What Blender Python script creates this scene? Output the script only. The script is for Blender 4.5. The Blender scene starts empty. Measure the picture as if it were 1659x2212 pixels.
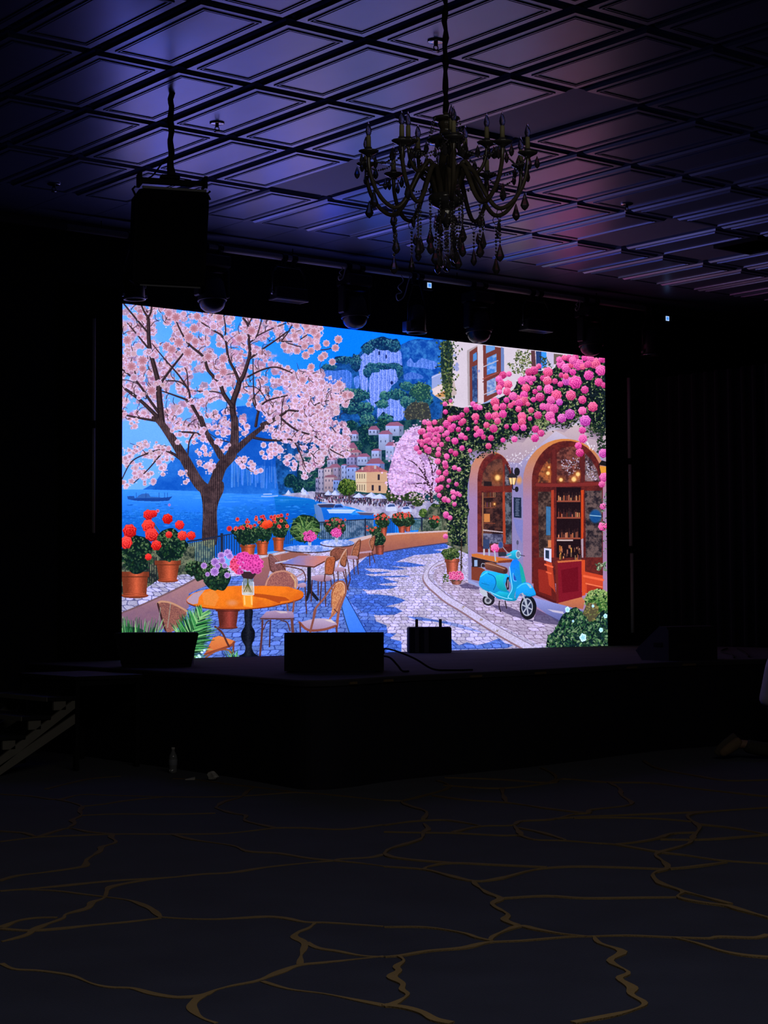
import bpy, bmesh, math, random
import numpy as np
from mathutils import Vector, Matrix

# ---------------------------------------------------------------- camera, world, light, exposure
scene = bpy.context.scene
col = scene.collection
EYE = 1.35                                   # metres above the carpet; x runs along the stage wall, y towards it
cd = bpy.data.cameras.new('camera'); cam = bpy.data.objects.new('camera', cd); col.objects.link(cam)
cd.sensor_fit = 'VERTICAL'; cd.sensor_height = 36.0; cd.lens = 36.0*3830.8/2212.0; cd.clip_end = 200
RIGHT = Vector((0.78284, -0.62221, -0.00445)); UP = Vector((-0.02611, -0.03998, 0.99886)); FWD = Vector((0.62168, 0.78183, 0.04754))
cam.matrix_world = Matrix(((RIGHT.x, UP.x, -FWD.x, 0), (RIGHT.y, UP.y, -FWD.y, 0), (RIGHT.z, UP.z, -FWD.z, EYE), (0, 0, 0, 1)))
scene.camera = cam
w = bpy.data.worlds.new('world'); scene.world = w; w.use_nodes = True
w.node_tree.nodes['Background'].inputs[0].default_value = (0.8, 0.82, 1.0, 1)
w.node_tree.nodes['Background'].inputs[1].default_value = 0.0012
def area(name, loc, size, power, colour, rot=(0, 0, 0), spread=math.pi):
    l = bpy.data.lights.new(name, 'AREA'); l.shape = 'RECTANGLE'; l.size, l.size_y = size; l.energy = power; l.color = colour; l.spread = spread
    o = bpy.data.objects.new(name, l); col.objects.link(o); o.location = loc; o.rotation_euler = rot; return o
# unseen fill lamp added over the foreground to brighten carpet and near sides
area('fill_light', (3.2, 2.2, 4.7), (5.0, 3.0), 70.0, (1.0, 0.93, 0.84))
scene.view_settings.view_transform = 'Standard'; scene.view_settings.look = 'None'
scene.view_settings.exposure = 0.0; scene.view_settings.gamma = 1.0; scene.view_settings.use_curve_mapping = False
scene.cycles.use_denoising = True
scene.cycles.max_bounces = 6; scene.cycles.glossy_bounces = 4; scene.cycles.diffuse_bounces = 3; scene.cycles.caustics_reflective = False; scene.cycles.caustics_refractive = False
random.seed(4)
PI = math.pi

# ---------------------------------------------------------------- materials (all node based)
def material(name, base, rough=.6, metal=0.0, spec=.5, noise=0.0, nscale=8.0, base2=None, bump=0.0, bscale=60.0, coat=0.0, trans=0.0, stretch=None, sheen=0.0, ior=1.45):
    m = bpy.data.materials.new(name); m.use_nodes = True; nt = m.node_tree; N = nt.nodes; b = N['Principled BSDF']
    b.inputs['Base Color'].default_value = (*base, 1); b.inputs['Roughness'].default_value = rough; b.inputs['Metallic'].default_value = metal
    b.inputs['Specular IOR Level'].default_value = spec; b.inputs['Coat Weight'].default_value = coat; b.inputs['Transmission Weight'].default_value = trans; b.inputs['Sheen Weight'].default_value = sheen; b.inputs['IOR'].default_value = ior
    tc = N.new('ShaderNodeTexCoord'); mp = N.new('ShaderNodeMapping'); nt.links.new(tc.outputs['Object'], mp.inputs['Vector'])
    if stretch: mp.inputs['Scale'].default_value = stretch
    if noise:
        nz = N.new('ShaderNodeTexNoise'); nz.inputs['Scale'].default_value = nscale; nz.inputs['Detail'].default_value = 5
        nt.links.new(mp.outputs['Vector'], nz.inputs['Vector'])
        mx = N.new('ShaderNodeMix'); mx.data_type = 'RGBA'; b2 = base2 or tuple(c*(1-noise) for c in base)
        mx.inputs[6].default_value = (*base, 1); mx.inputs[7].default_value = (*b2, 1)
        nt.links.new(nz.outputs['Fac'], mx.inputs[0]); nt.links.new(mx.outputs[2], b.inputs['Base Color'])
    if bump:
        n2 = N.new('ShaderNodeTexNoise'); n2.inputs['Scale'].default_value = bscale; n2.inputs['Detail'].default_value = 3; nt.links.new(mp.outputs['Vector'], n2.inputs['Vector'])
        bp = N.new('ShaderNodeBump'); bp.inputs['Strength'].default_value = bump; bp.inputs['Distance'].default_value = .01
        nt.links.new(n2.outputs['Fac'], bp.inputs['Height']); nt.links.new(bp.outputs['Normal'], b.inputs['Normal'])
    return m
def glow(name, colour, strength):
    m = bpy.data.materials.new(name); m.use_nodes = True; nt = m.node_tree; nt.nodes.clear()
    e = nt.nodes.new('ShaderNodeEmission'); e.inputs[0].default_value = (*colour, 1); e.inputs[1].default_value = strength
    o = nt.nodes.new('ShaderNodeOutputMaterial'); nt.links.new(e.outputs[0], o.inputs[0]); return m
M = {
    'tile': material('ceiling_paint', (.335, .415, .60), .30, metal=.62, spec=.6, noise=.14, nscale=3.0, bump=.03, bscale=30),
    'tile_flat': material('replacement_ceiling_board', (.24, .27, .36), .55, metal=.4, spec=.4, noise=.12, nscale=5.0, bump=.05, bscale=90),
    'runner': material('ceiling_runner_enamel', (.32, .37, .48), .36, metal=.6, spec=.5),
    'slab': material('plenum', (.02, .02, .025), .9),
    'wall': material('black_wall_paint', (.028, .028, .042), .85, noise=.4, nscale=3, spec=.2),
    'drape': material('black_velour', (.009, .009, .013), .9, noise=.4, nscale=14, spec=.1, sheen=.05),
    'trim': material('grey_trim', (.30, .29, .26), .6),
    'carpet': material('navy_carpet', (.036, .043, .086), .95, noise=.5, nscale=2.2, base2=(.012, .0145, .034), bump=.5, bscale=160, spec=.1, stretch=(1, 1, 1), sheen=.1),
    'vein': material('gold_carpet_yarn', (.25, .175, .085), .9, noise=.3, nscale=9, bump=.4, bscale=150, spec=.1),
    'deck': material('stage_carpet', (.085, .078, .090), .93, noise=.55, nscale=1.6, base2=(.04, .04, .052), bump=.4, bscale=120, spec=.15, stretch=(1, 2.6, 1)),
    'skirt': material('stage_front_cloth', (.026, .026, .038), .95, noise=.3, nscale=6, spec=.1),
    'cab': material('black_textured_cabinet', (.020, .020, .026), .8, noise=.3, nscale=30, bump=.25, bscale=220, spec=.3),
    'grille': material('black_grille', (.013, .013, .018), .85, bump=.4, bscale=300, spec=.3),
    'blackmetal': material('black_powder_coat', (.014, .014, .016), .45, spec=.4),
    'steel': material('brushed_steel', (.42, .42, .44), .35, metal=1.0, noise=.2, nscale=20),
    'pipe': material('galvanised_pipe', (.62, .60, .58), .5, metal=.0, noise=.2, nscale=12, spec=.5),
    'tube': material('frosted_tube', (.55, .53, .48), .45, spec=.4),
    'sleeve': material('cloth_cable_sleeve', (.20, .165, .145), .9, noise=.4, nscale=18, bump=.5, bscale=40),
    'glass': material('smoked_crystal', (.085, .08, .075), .12, spec=.9, coat=.8),
    'amber': material('dark_amber_glass', (.15, .125, .085), .16, spec=.7, noise=.4, nscale=20),
    'crystal': material('clear_smoked_crystal', (.10, .09, .10), .05, spec=.8, trans=.55, ior=1.5),
    'candle': material('ivory_candle_sleeve', (.40, .36, .20), .6),
    'bulb': material('smoked_bulb_glass', (.42, .42, .45), .08, spec=.6, trans=.92, ior=1.2),
    'rope': material('chain_cover_cloth', (.010, .008, .010), .9),
    'chrome': material('chrome', (.6, .6, .62), .15, metal=1.0),
    'lens': material('lamp_lens', (.014, .016, .022), .28, spec=.35),
    'rubber': material('black_rubber', (.008, .008, .008), .9, spec=.15),
    'alu': material('aluminium', (.40, .38, .32), .5, metal=.2, noise=.25, nscale=10),
    'tread': material('black_tread', (.015, .015, .018), .75, noise=.3, nscale=12),
    'skin': material('skin', (.42, .25, .17), .55, noise=.1, nscale=12),
    'shirt': material('white_cotton', (.55, .52, .56), .85, noise=.15, nscale=16, bump=.3, bscale=25),
    'trouser': material('dark_trouser_cloth', (.085, .075, .058), .9, noise=.3, nscale=18, bump=.3, bscale=30),
    'shoe': material('tan_suede', (.30, .20, .11), .85, noise=.3, nscale=25, bump=.2, bscale=60),
    'sole': material('shoe_sole', (.10, .08, .06), .8),
    'hair': material('black_hair', (.012, .010, .010), .6, bump=.5, bscale=80),
    'pet': material('clear_bottle_plastic', (.75, .78, .80), .1, trans=.7, spec=.6),
    'label': material('bottle_label', (.30, .32, .36), .6),
    'paper': material('crumpled_paper', (.62, .60, .56), .8, noise=.2, nscale=30),
    'grey': material('grey_tape', (.055, .055, .060), .55),
    'display': glow('fixture_display', (.06, .30, 1.0), 1.0), 'display_rim': glow('fixture_display_rim', (.42, .62, 1.0), 1.0),
}
# ---------------------------------------------------------------- mesh helpers
class MB:
    def __init__(s): s.v = []; s.f = []; s.sm = []
    def add(s, vs, fs, smooth=False):
        o = len(s.v); s.v += [tuple(p) for p in vs]; s.f += [tuple(i+o for i in f) for f in fs]; s.sm += [smooth]*len(fs); return s
    def box(s, x0, y0, z0, x1, y1, z1, bev=0.0):
        if bev <= 0:
            return s.add([(x0, y0, z0), (x1, y0, z0), (x1, y1, z0), (x0, y1, z0), (x0, y0, z1), (x1, y0, z1), (x1, y1, z1), (x0, y1, z1)], [(3, 2, 1, 0), (4, 5, 6, 7), (0, 1, 5, 4), (1, 2, 6, 5), (2, 3, 7, 6), (3, 0, 4, 7)])
        def ring(i, z): return [(x0+i, y0+bev, z), (x0+bev, y0+i, z), (x1-bev, y0+i, z), (x1-i, y0+bev, z), (x1-i, y1-bev, z), (x1-bev, y1-i, z), (x0+bev, y1-i, z), (x0+i, y1-bev, z)]
        return s.loft([ring(bev*.9, z0), ring(0, z0+bev), ring(0, z1-bev), ring(bev*.9, z1)])
    def loft(s, rings, caps=True, smooth=False):
        n = len(rings[0]); vs = [p for r in rings for p in r]; fs = []
        for k in range(len(rings)-1):
            for i in range(n): j = (i+1) % n; fs.append((k*n+i, k*n+j, k*n+n+j, k*n+n+i))
        if caps: fs.append(tuple(reversed(range(n)))); fs.append(tuple((len(rings)-1)*n+i for i in range(n)))
        return s.add(vs, fs, smooth)
    def lathe(s, prof, n=16, c=(0, 0, 0), smooth=True, caps=True):
        rings = [[(c[0]+r*math.cos(2*PI*i/n), c[1]+r*math.sin(2*PI*i/n), c[2]+z) for i in range(n)] for r, z in prof]
        return s.loft(rings, caps, smooth)
    def tube(s, pts, r, n=8, smooth=True, caps=True):
        pts = [Vector(p) for p in pts]; m = len(pts); rs = r if hasattr(r, '__len__') else [r]*m
        if len(rs) != m: rs = [float(np.interp(i/(m-1), np.linspace(0, 1, len(rs)), rs)) for i in range(m)]
        rings = []; t0 = (pts[1]-pts[0]).normalized(); a = Vector((0, 0, 1)) if abs(t0.z) < .9 else Vector((1, 0, 0)); u = t0.cross(a).normalized()
        for i, p in enumerate(pts):
            t = (pts[min(i+1, m-1)]-pts[max(i-1, 0)]).normalized(); u = (u-t*u.dot(t)).normalized(); v = t.cross(u)
            rings.append([tuple(p+(u*math.cos(2*PI*k/n)+v*math.sin(2*PI*k/n))*rs[i]) for k in range(n)])
        return s.loft(rings, caps, smooth)
    def prism(s, poly, axis, a, b):
        def P(p, h): return (h, p[0], p[1]) if axis == 'x' else ((p[0], h, p[1]) if axis == 'y' else (p[0], p[1], h))
        return s.loft([[P(p, a) for p in poly], [P(p, b) for p in poly]])
    def ball(s, c, r, n=8, m=5, sz=1.0):
        return s.lathe([(max(1e-4, r*math.sin(PI*k/m)), -r*sz*math.cos(PI*k/m)) for k in range(m+1)], n, c)
    def mesh(s, name, mat):
        me = bpy.data.meshes.new(name); me.from_pydata(s.v, [], s.f); me.polygons.foreach_set('use_smooth', s.sm); me.materials.append(mat)
        bm = bmesh.new(); bm.from_mesh(me); bmesh.ops.recalc_face_normals(bm, faces=bm.faces); bm.to_mesh(me); bm.free(); return me
    def build(s, name, mat, parent=None, loc=None, rz=0.0): return link(name, s.mesh(name, mat), parent, loc, rz)
def link(name, me, parent=None, loc=None, rz=0.0):
    o = bpy.data.objects.new(name, me); col.objects.link(o)
    if parent: o.parent = parent
    if loc: o.location = loc
    if rz: o.rotation_euler.z = rz
    return o
def tag(o, label=None, cat=None, group=None, kind=None):
    if label: o['label'] = label
    if cat: o['category'] = cat
    if group: o['group'] = group
    if kind: o['kind'] = kind
    return o
def thing(name, label, cat, loc=(0, 0, 0), rz=0.0, group=None):
    o = bpy.data.objects.new(name, None); o.empty_display_size = .1; col.objects.link(o); o.location = loc; o.rotation_euler.z = rz
    return tag(o, label, cat, group)
def copy_tree(o, parent=None, loc=None, rz=None, label=None):
    c = o.copy(); col.objects.link(c)
    if parent: c.parent = parent
    for ch in [x for x in bpy.data.objects if x.parent == o]: copy_tree(ch, c)
    if loc: c.location = loc
    if rz is not None: c.rotation_euler.z = rz
    if label: c['label'] = label
    return c
def curve(pts, n=5):
    q = [pts[0]]+list(pts)+[pts[-1]]; out = []
    for i in range(1, len(q)-2):
        p0, p1, p2, p3 = (Vector(q[i+k]) for k in (-1, 0, 1, 2))
        for k in range(n):
            u = k/n; out.append(.5*((2*p1)+(p2-p0)*u+(2*p0-5*p1+4*p2-p3)*u*u+(3*p1-p0-3*p2+p3)*u**3))
    return out+[Vector(pts[-1])]
SCREEN_GAIN = 1.02
HILITE = (1.5, 2.3, 3.4)
VEINS = [
    [(3.01,6.07), (3.0,5.95), (3.05,5.88), (3.09,5.79), (3.11,5.7), (3.1,5.55), (3.12,5.46), (3.17,5.4), (3.18,5.29), (3.2,5.21), (3.23,5.17), (3.3,5.15), (3.38,5.19), (3.46,5.21), (3.57,5.22), (3.7,5.28), (3.84,5.34), (3.94,5.32), (4.03,5.3), (4.18,5.27)],
    [(3.3,5.15), (3.24,5.1), (3.18,5.03), (3.14,4.94), (3.12,4.86), (3.12,4.79)],
    [(3.58,5.2), (3.58,5.04), (3.63,4.91), (3.66,4.75), (3.68,4.64)],
    [(3.85,5.35), (3.95,5.48), (4.06,5.61), (4.11,5.69), (4.14,5.79), (4.21,5.86), (4.3,5.91), (4.38,5.98)],
    [(4.11,5.67), (4.08,5.55), (4.1,5.46), (4.12,5.33), (4.17,5.26)],
    [(3.96,6.51), (4.02,6.41), (4.11,6.32), (4.22,6.27), (4.31,6.23), (4.35,6.15), (4.36,6.03), (4.42,5.96), (4.47,5.88), (4.55,5.74)],
    [(3.2,6.45), (3.3,6.49), (3.36,6.53), (3.41,6.59), (3.51,6.67), (3.63,6.75), (3.69,6.83), (3.83,6.9), (3.92,7.02), (4.02,7.09), (4.16,7.3), (4.25,7.36), (4.41,7.4), (4.57,7.39), (4.73,7.38), (4.86,7.33), (5.09,7.36), (5.3,7.35), (5.48,7.32), (5.55,7.34), (5.7,7.29), (5.83,7.34)],
    [(3.74,7.56), (3.84,7.53), (3.94,7.4), (3.99,7.24), (4.04,7.08), (4.07,6.95), (4.05,6.79), (4.02,6.67), (3.96,6.51)],
    [(3.32,6.7), (3.39,6.59), (3.5,6.55), (3.65,6.53), (3.8,6.5), (3.95,6.49)],
    [(3.33,6.72), (3.46,6.82), (3.55,6.83), (3.62,6.78)],
    [(3.82,7.54), (4.01,7.51), (4.25,7.49), (4.43,7.44), (4.57,7.39)],
    [(3.87,7.83), (4.01,7.92), (4.17,7.93), (4.36,7.96), (4.43,8.0), (4.53,8.17), (4.73,8.39), (4.82,8.53), (4.97,8.64), (5.05,8.83), (5.13,8.95)],
    [(4.49,9.08), (4.72,9.11), (4.91,9.05), (5.14,8.94), (5.34,8.77), (5.55,8.6), (5.7,8.55), (5.99,8.57)],
    [(5.38,8.7), (5.35,8.45), (5.39,8.12), (5.33,7.88), (5.41,7.72), (5.43,7.47), (5.48,7.32), (5.53,7.17), (5.56,7.0)],
    [(4.69,9.49), (4.76,9.33), (4.75,9.14), (4.92,9.26), (5.06,9.34), (5.07,9.13), (5.13,8.95)],
    [(5.07,9.37), (5.19,9.51), (5.26,9.67), (5.41,9.83), (5.52,10.05), (5.65,10.26), (5.7,10.48), (5.72,10.72)],
    [(5.57,11.26), (5.67,11.04), (5.72,10.72), (5.98,10.87), (6.14,10.67), (6.45,10.28), (6.78,10.08), (7.18,10.02), (7.28,9.69), (7.34,9.24)],
    [(5.65,10.26), (5.83,10.28), (6.04,10.36), (6.33,10.38)],
    [(5.4,9.84), (5.62,9.76), (5.82,9.56), (6.11,9.39)],
    [(5.99,8.57), (6.02,8.87), (6.07,9.01), (6.19,9.17), (6.19,9.32), (6.25,9.58), (6.32,9.69), (6.5,9.88), (6.73,10.03), (6.97,10.3), (7.16,10.49)],
    [(5.99,8.57), (6.11,8.47), (6.25,8.26), (6.56,8.27)],
    [(5.97,11.35), (6.28,11.59), (6.57,11.78), (6.82,11.79)],
    [(7.03,11.38), (7.12,11.19), (7.12,10.73), (7.16,10.49), (7.18,10.02)],
    [(4.17,5.25), (4.24,5.23), (4.37,5.23), (4.51,5.19), (4.65,5.21), (4.78,5.15), (4.97,5.09), (5.05,5.04), (5.17,4.96), (5.28,4.82), (5.37,4.72), (5.43,4.71), (5.52,4.61), (5.61,4.62)],
    [(4.22,5.23), (4.18,5.15), (4.11,5.1), (4.08,5.07), (4.05,5.02), (3.97,4.96), (3.93,4.85), (3.87,4.78), (3.83,4.7), (3.71,4.63), (3.67,4.63)],
    [(3.68,4.64), (3.71,4.57), (3.71,4.48), (3.68,4.38), (3.69,4.31)],
    [(5.05,5.03), (4.97,4.92), (4.92,4.75), (4.76,4.66), (4.67,4.48), (4.57,4.43), (4.5,4.3), (4.42,4.23), (4.36,4.11), (4.27,4.07), (4.15,4.06), (3.99,4.07)],
    [(5.28,4.82), (5.26,4.68), (5.22,4.53), (5.22,4.42), (5.26,4.33)],
    [(4.54,5.72), (4.65,5.63), (4.69,5.53), (4.7,5.4), (4.68,5.31), (4.68,5.22)],
    [(4.69,5.24), (4.77,5.3), (4.97,5.38), (4.98,5.29), (4.99,5.16), (5.03,5.05)],
    [(4.98,5.4), (5.02,5.52), (5.12,5.61), (5.23,5.83), (5.36,5.92), (5.42,6.08), (5.53,6.28), (5.59,6.36)],
    [(5.36,5.92), (5.56,5.84), (5.65,5.69), (5.85,5.54), (5.99,5.44)],
    [(5.55,6.99), (5.64,6.79), (5.61,6.58), (5.59,6.36), (5.74,6.34), (6.05,6.43), (6.25,6.39), (6.41,6.23), (6.55,6.03)],
    [(5.64,6.79), (5.73,6.85), (5.88,6.86), (5.99,6.7), (6.15,6.45)],
    [(5.83,7.34), (5.78,7.22), (5.8,7.07), (5.88,6.86)],
    [(5.83,7.34), (5.98,7.47), (6.31,7.63), (6.51,7.84), (6.63,7.94), (6.77,8.15)],
    [(6.36,8.01), (6.49,7.86), (6.63,7.71), (6.76,7.47), (6.84,7.4), (6.79,7.22), (6.89,7.08), (6.94,6.92), (6.99,6.79), (6.96,6.44), (6.98,6.28), (6.98,6.05), (7.08,5.82)],
    [(6.65,7.74), (6.95,7.84), (7.11,7.75), (7.29,7.86), (7.49,7.8), (7.76,7.89), (7.87,7.88), (8.02,7.99), (8.4,8.02), (8.72,8.41), (9.02,8.72), (9.27,9.07)],
    [(7.06,7.64), (7.02,7.4), (6.91,7.1)],
    [(7.11,7.73), (6.87,7.41)],
    [(6.54,8.24), (6.78,8.27), (6.96,8.21), (6.98,8.05), (6.95,7.84)],
    [(6.9,8.31), (7.15,8.58), (7.26,8.88), (7.38,9.11), (7.57,9.21), (8.05,9.46), (8.27,9.67), (8.41,9.96)],
    [(7.34,9.24), (7.41,9.14)],
    [(7.76,9.24), (7.76,8.91), (7.86,8.62), (7.84,8.22), (7.85,7.9)],
    [(7.88,8.64), (8.16,8.98), (8.4,9.25)],
    [(6.96,6.44), (7.25,6.53), (7.38,6.6), (7.57,6.75), (7.89,6.99), (8.21,7.37), (8.48,7.44), (8.93,7.34)],
    [(6.96,6.44), (6.85,6.37), (6.73,6.21), (6.58,6.04), (6.39,5.96), (6.21,5.75), (6.12,5.53), (5.99,5.44), (5.96,5.3), (5.98,5.15), (5.95,5.05), (5.89,4.84)],
    [(6.12,5.53), (6.07,5.33), (6.03,5.17)],
    [(6.57,6.02), (6.7,5.99), (6.95,5.98)],
    [(7.62,7.75), (7.83,7.61), (7.98,7.41), (8.04,7.18)],
    [(7.51,7.81), (7.77,7.74), (8.19,7.56), (8.48,7.44)],
    [(7.97,7.06), (7.99,6.84), (7.92,6.51)],
    [(6.99,6.79), (7.16,6.78), (7.35,6.81), (7.55,6.89), (7.68,6.84)],
    [(7.32,6.77), (7.52,6.6), (7.92,6.51)],
    [(9.64,10.16), (9.29,9.64), (8.91,9.32), (8.41,9.28), (8.26,9.61), (8.24,9.69)],
    [(8.59,10.09), (8.81,9.73), (8.92,9.31), (9.18,9.45), (9.26,9.08), (9.46,8.84), (9.42,8.47), (9.41,8.09), (9.41,7.73)],
    [(10.67,10.04), (10.29,9.54), (10.08,8.95), (10.0,8.59), (10.26,8.42)]]
# ---------------------------------------------------------------- picture shown on the video wall
def paint_picture():
    """Paints the still picture shown on the video wall (flat print) and returns it as an H x W x 3 array, display-coded."""
    S = 2.0
    X0, Y0, X1, Y1 = 255, 648, 1322, 1432
    W, H = int((X1-X0)*S), int((Y1-Y0)*S)
    C = np.zeros((H, W, 3), np.float32)
    rg = np.random.RandomState(7)
    TL = {1: (255, 645), 2: (605, 660), 3: (955, 720), 4: (255, 905), 5: (605, 905), 6: (955, 935), 7: (255, 1160), 8: (605, 1160), 9: (955, 1160)}
    def T(t, pts):
        ox, oy = TL[t]
        return [(ox+x/4.608, oy+y/4.608) for x, y in pts]
    def T2(l, t):
        ox, oy = TL[t]
        return [(ox+x/4.608, oy+y/4.608, r/4.608) for x, y, r in l]
    def vnoise(h, w, cell, seed):
        r = np.random.RandomState(seed)
        gh, gw = int(h/cell)+3, int(w/cell)+3
        g = r.rand(gh, gw).astype(np.float32)
        y = np.arange(h)/cell; x = np.arange(w)/cell
        yi = y.astype(int); xi = x.astype(int)
        fy = (y-yi)[:, None]; fx = (x-xi)[None, :]
        fy = fy*fy*(3-2*fy); fx = fx*fx*(3-2*fx)
        a = g[yi][:, xi]; b = g[yi][:, xi+1]; c = g[yi+1][:, xi]; d = g[yi+1][:, xi+1]
        return ((a*(1-fx)+b*fx)*(1-fy)+(c*(1-fx)+d*fx)*fy).astype(np.float32)
    N1 = sum(vnoise(H, W, c*S, 11+i)*w for i, (c, w) in enumerate(((40, .5), (16, .25), (7, .15), (3, .1))))
    N2 = sum(vnoise(H, W, c*S, 31+i)*w for i, (c, w) in enumerate(((12, .4), (5, .35), (2, .25))))
    N3 = vnoise(H, W, 1.3*S, 51)
    NH = vnoise(H, W, 15*S, 77)*.6+vnoise(H, W, 7*S, 78)*.4
    GY, GX = np.mgrid[0:H, 0:W].astype(np.float32)
    GX = GX/S+X0; GY = GY/S+Y0
    def box(xa, ya, xb, yb):
        i0 = max(0, int((ya-Y0)*S)-1); i1 = min(H, int((yb-Y0)*S)+2)
        j0 = max(0, int((xa-X0)*S)-1); j1 = min(W, int((xb-X0)*S)+2)
        return (slice(i0, i1), slice(j0, j1)) if i1 > i0 and j1 > j0 else None
    def put(sl, m, col, a=1.0):
        c = col(GX[sl], GY[sl], sl) if callable(col) else np.array(col, np.float32)/255
        k = (m*a)[..., None].astype(np.float32)
        C[sl] = C[sl]*(1-k)+c*k
    def inside(pts, x, y):
        m = np.zeros(x.shape, bool); n = len(pts)
        for i in range(n):
            xa, ya = pts[i]; xb, yb = pts[(i+1) % n]
            if ya == yb: continue
            c = (ya > y) != (yb > y)
            m ^= c & (x < (xb-xa)*(y-ya)/(yb-ya)+xa)
        return m
    def poly(pts, col, t=None, a=1.0):
        if t: pts = T(t, pts)
        xs = [q[0] for q in pts]; ys = [q[1] for q in pts]
        sl = box(min(xs), min(ys), max(xs), max(ys))
        if sl: put(sl, inside(pts, GX[sl], GY[sl]), col, a)
    def smooth(pts, n=6):
        if len(pts) < 3: return pts
        q = [pts[0]]+list(pts)+[pts[-1]]; out = []
        for i in range(1, len(q)-2):
            p0, p1, p2, p3 = (np.array(q[i+k], float) for k in (-1, 0, 1, 2))
            for s in range(n):
                u = s/n
                out.append(tuple(.5*((2*p1)+(p2-p0)*u+(2*p0-5*p1+4*p2-p3)*u*u+(3*p1-p0-3*p2+p3)*u**3)))
        out.append(tuple(pts[-1])); return out
    def blob(pts, col, t=None, a=1.0):
        if t: pts = T(t, pts)
        q = smooth(list(pts)+[pts[0]], 5)
        poly(q, col, None, a)
    def stroke(pts, w, col, t=None, a=1.0, curve=True):
        if t: pts = T(t, pts)
        n = len(pts); ws = list(w) if hasattr(w, '__len__') else [w, w]
        if curve and n > 2: pts = smooth(pts, 5)
        m_ = len(pts)
        rad = np.interp(np.linspace(0, 1, m_), np.linspace(0, 1, len(ws)), ws)/2
        for i in range(m_-1):
            (xa, ya), (xb, yb) = pts[i], pts[i+1]; r = max(rad[i], rad[i+1])+.3
            sl = box(min(xa, xb)-r, min(ya, yb)-r, max(xa, xb)+r, max(ya, yb)+r)
            if not sl: continue
            x, y = GX[sl], GY[sl]; dx, dy = xb-xa, yb-ya; L = dx*dx+dy*dy+1e-9
            u = np.clip(((x-xa)*dx+(y-ya)*dy)/L, 0, 1)
            d = np.hypot(x-xa-u*dx, y-ya-u*dy)
            put(sl, np.clip((rad[i]+(rad[i+1]-rad[i])*u-d)*S+.5, 0, 1), col, a)
    def ell(cx, cy, rx, ry, col, a=1.0, soft=0.0, rot=0.0):
        r = max(rx, ry)
        sl = box(cx-r, cy-r, cx+r, cy+r)
        if not sl: return
        x, y = GX[sl]-cx, GY[sl]-cy
        if rot:
            c, s = math.cos(rot), math.sin(rot); x, y = x*c+y*s, -x*s+y*c
        d = np.sqrt((x/rx)**2+(y/ry)**2)
        m = (d < 1).astype(np.float32) if soft == 0 else np.clip((1-d)/soft, 0, 1)
        put(sl, m, col, a)
    def mix(c0, c1, k):
        return np.array(c0, np.float32)/255*(1-k[..., None])+np.array(c1, np.float32)/255*k[..., None]
    def grad(c0, c1, ya, yb, axis='y', nz=0.0):
        def f(x, y, sl):
            k = np.clip(((y if axis == 'y' else x)-ya)/(yb-ya), 0, 1)
            if nz: k = np.clip(k+(N2[sl]-.5)*nz, 0, 1)
            return mix(c0, c1, k)
        return f
    def mott(c0, c1, lo=.35, hi=.65, n=None):
        def f(x, y, sl):
            return mix(c0, c1, np.clip(((n if n is not None else N2)[sl]-lo)/(hi-lo), 0, 1))
        return f
    def rect(xa, ya, xb, yb, col, a=1.0): poly([(xa, ya), (xb, ya), (xb, yb), (xa, yb)], col, None, a)
    def jit(c, s): return tuple(np.clip(np.array(c)+rg.randn()*s+rg.randn(3)*s*.4, 0, 255))
    def flower(cx, cy, r, core, mid, rim, k=None, sq=1.0, a=1.0):
        sl = box(cx-r*1.2, cy-r*1.2, cx+r*1.2, cy+r*1.2)
        if not sl: return
        x, y = GX[sl]-cx, (GY[sl]-cy)/sq
        th = np.arctan2(y, x); d = np.hypot(x, y)/r
        k = k or rg.randint(5, 9); ph = rg.rand()*6.28
        e = 1+.09*np.sin(k*th+ph)+.05*np.sin((k*2+1)*th+ph*2)
        d = d/e; m = np.clip((1.02-d)*r*S, 0, 1)
        pet = np.clip(.5+.5*np.sin(k*th+ph+5*d), 0, 1)
        kk = np.clip((d-.25)/.5+(pet-.5)*.5+(N3[sl]-.5)*.5, 0, 1)
        kr = np.clip((d-.72)/.2+(pet-.5)*.6, 0, 1)
        c = np.array(core)/255*(1-kk[..., None])+np.array(mid)/255*kk[..., None]
        c = c*(1-kr[..., None])+np.array(rim)/255*kr[..., None]
        C[sl] = C[sl]*(1-(m*a)[..., None])+c*(m*a)[..., None]
    def rose(cx, cy, r, col=(226, 70, 150), hue=0):
        if col[2] > 90: col = tuple(np.array(col)*.85+np.array((245, 130, 200))*.15)
        core = jit(np.array(col)*(.72, .45, .72), 6); mid = jit(col, 9); rim = jit(np.array(col)*.55+(np.array((255, 180, 232)) if col[2] > 90 else np.array((255, 120, 100)))*.5, 8)
        sl = box(cx-r*1.15, cy-r*1.15, cx+r*1.15, cy+r*1.15)
        if not sl: return
        x, y = GX[sl]-cx, GY[sl]-cy; th = np.arctan2(y, x); d = np.hypot(x, y)/r
        ph = rg.rand()*6.28; d = d/(1+.06*np.sin(7*th+ph)); m = np.clip((1.02-d)*r*S, 0, 1)
        w = .5+.5*np.sin(d*15+2.4*np.sin(3*th+ph)+1.2*np.sin(7*th+2*ph)+ph)
        lit = np.clip(.50-(y+x*.3)/r*.46+(w-.5)*.62+(N3[sl]-.5)*.45-.25*np.clip(d-.7, 0, 1)*(y > 0), 0, 1)
        c = np.where((lit < .5)[..., None], mix(core, mid, np.clip(lit*2, 0, 1)), mix(mid, rim, np.clip(lit*2-1, 0, 1)))
        C[sl] = C[sl]*(1-m[..., None])+c*m[..., None]
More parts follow.
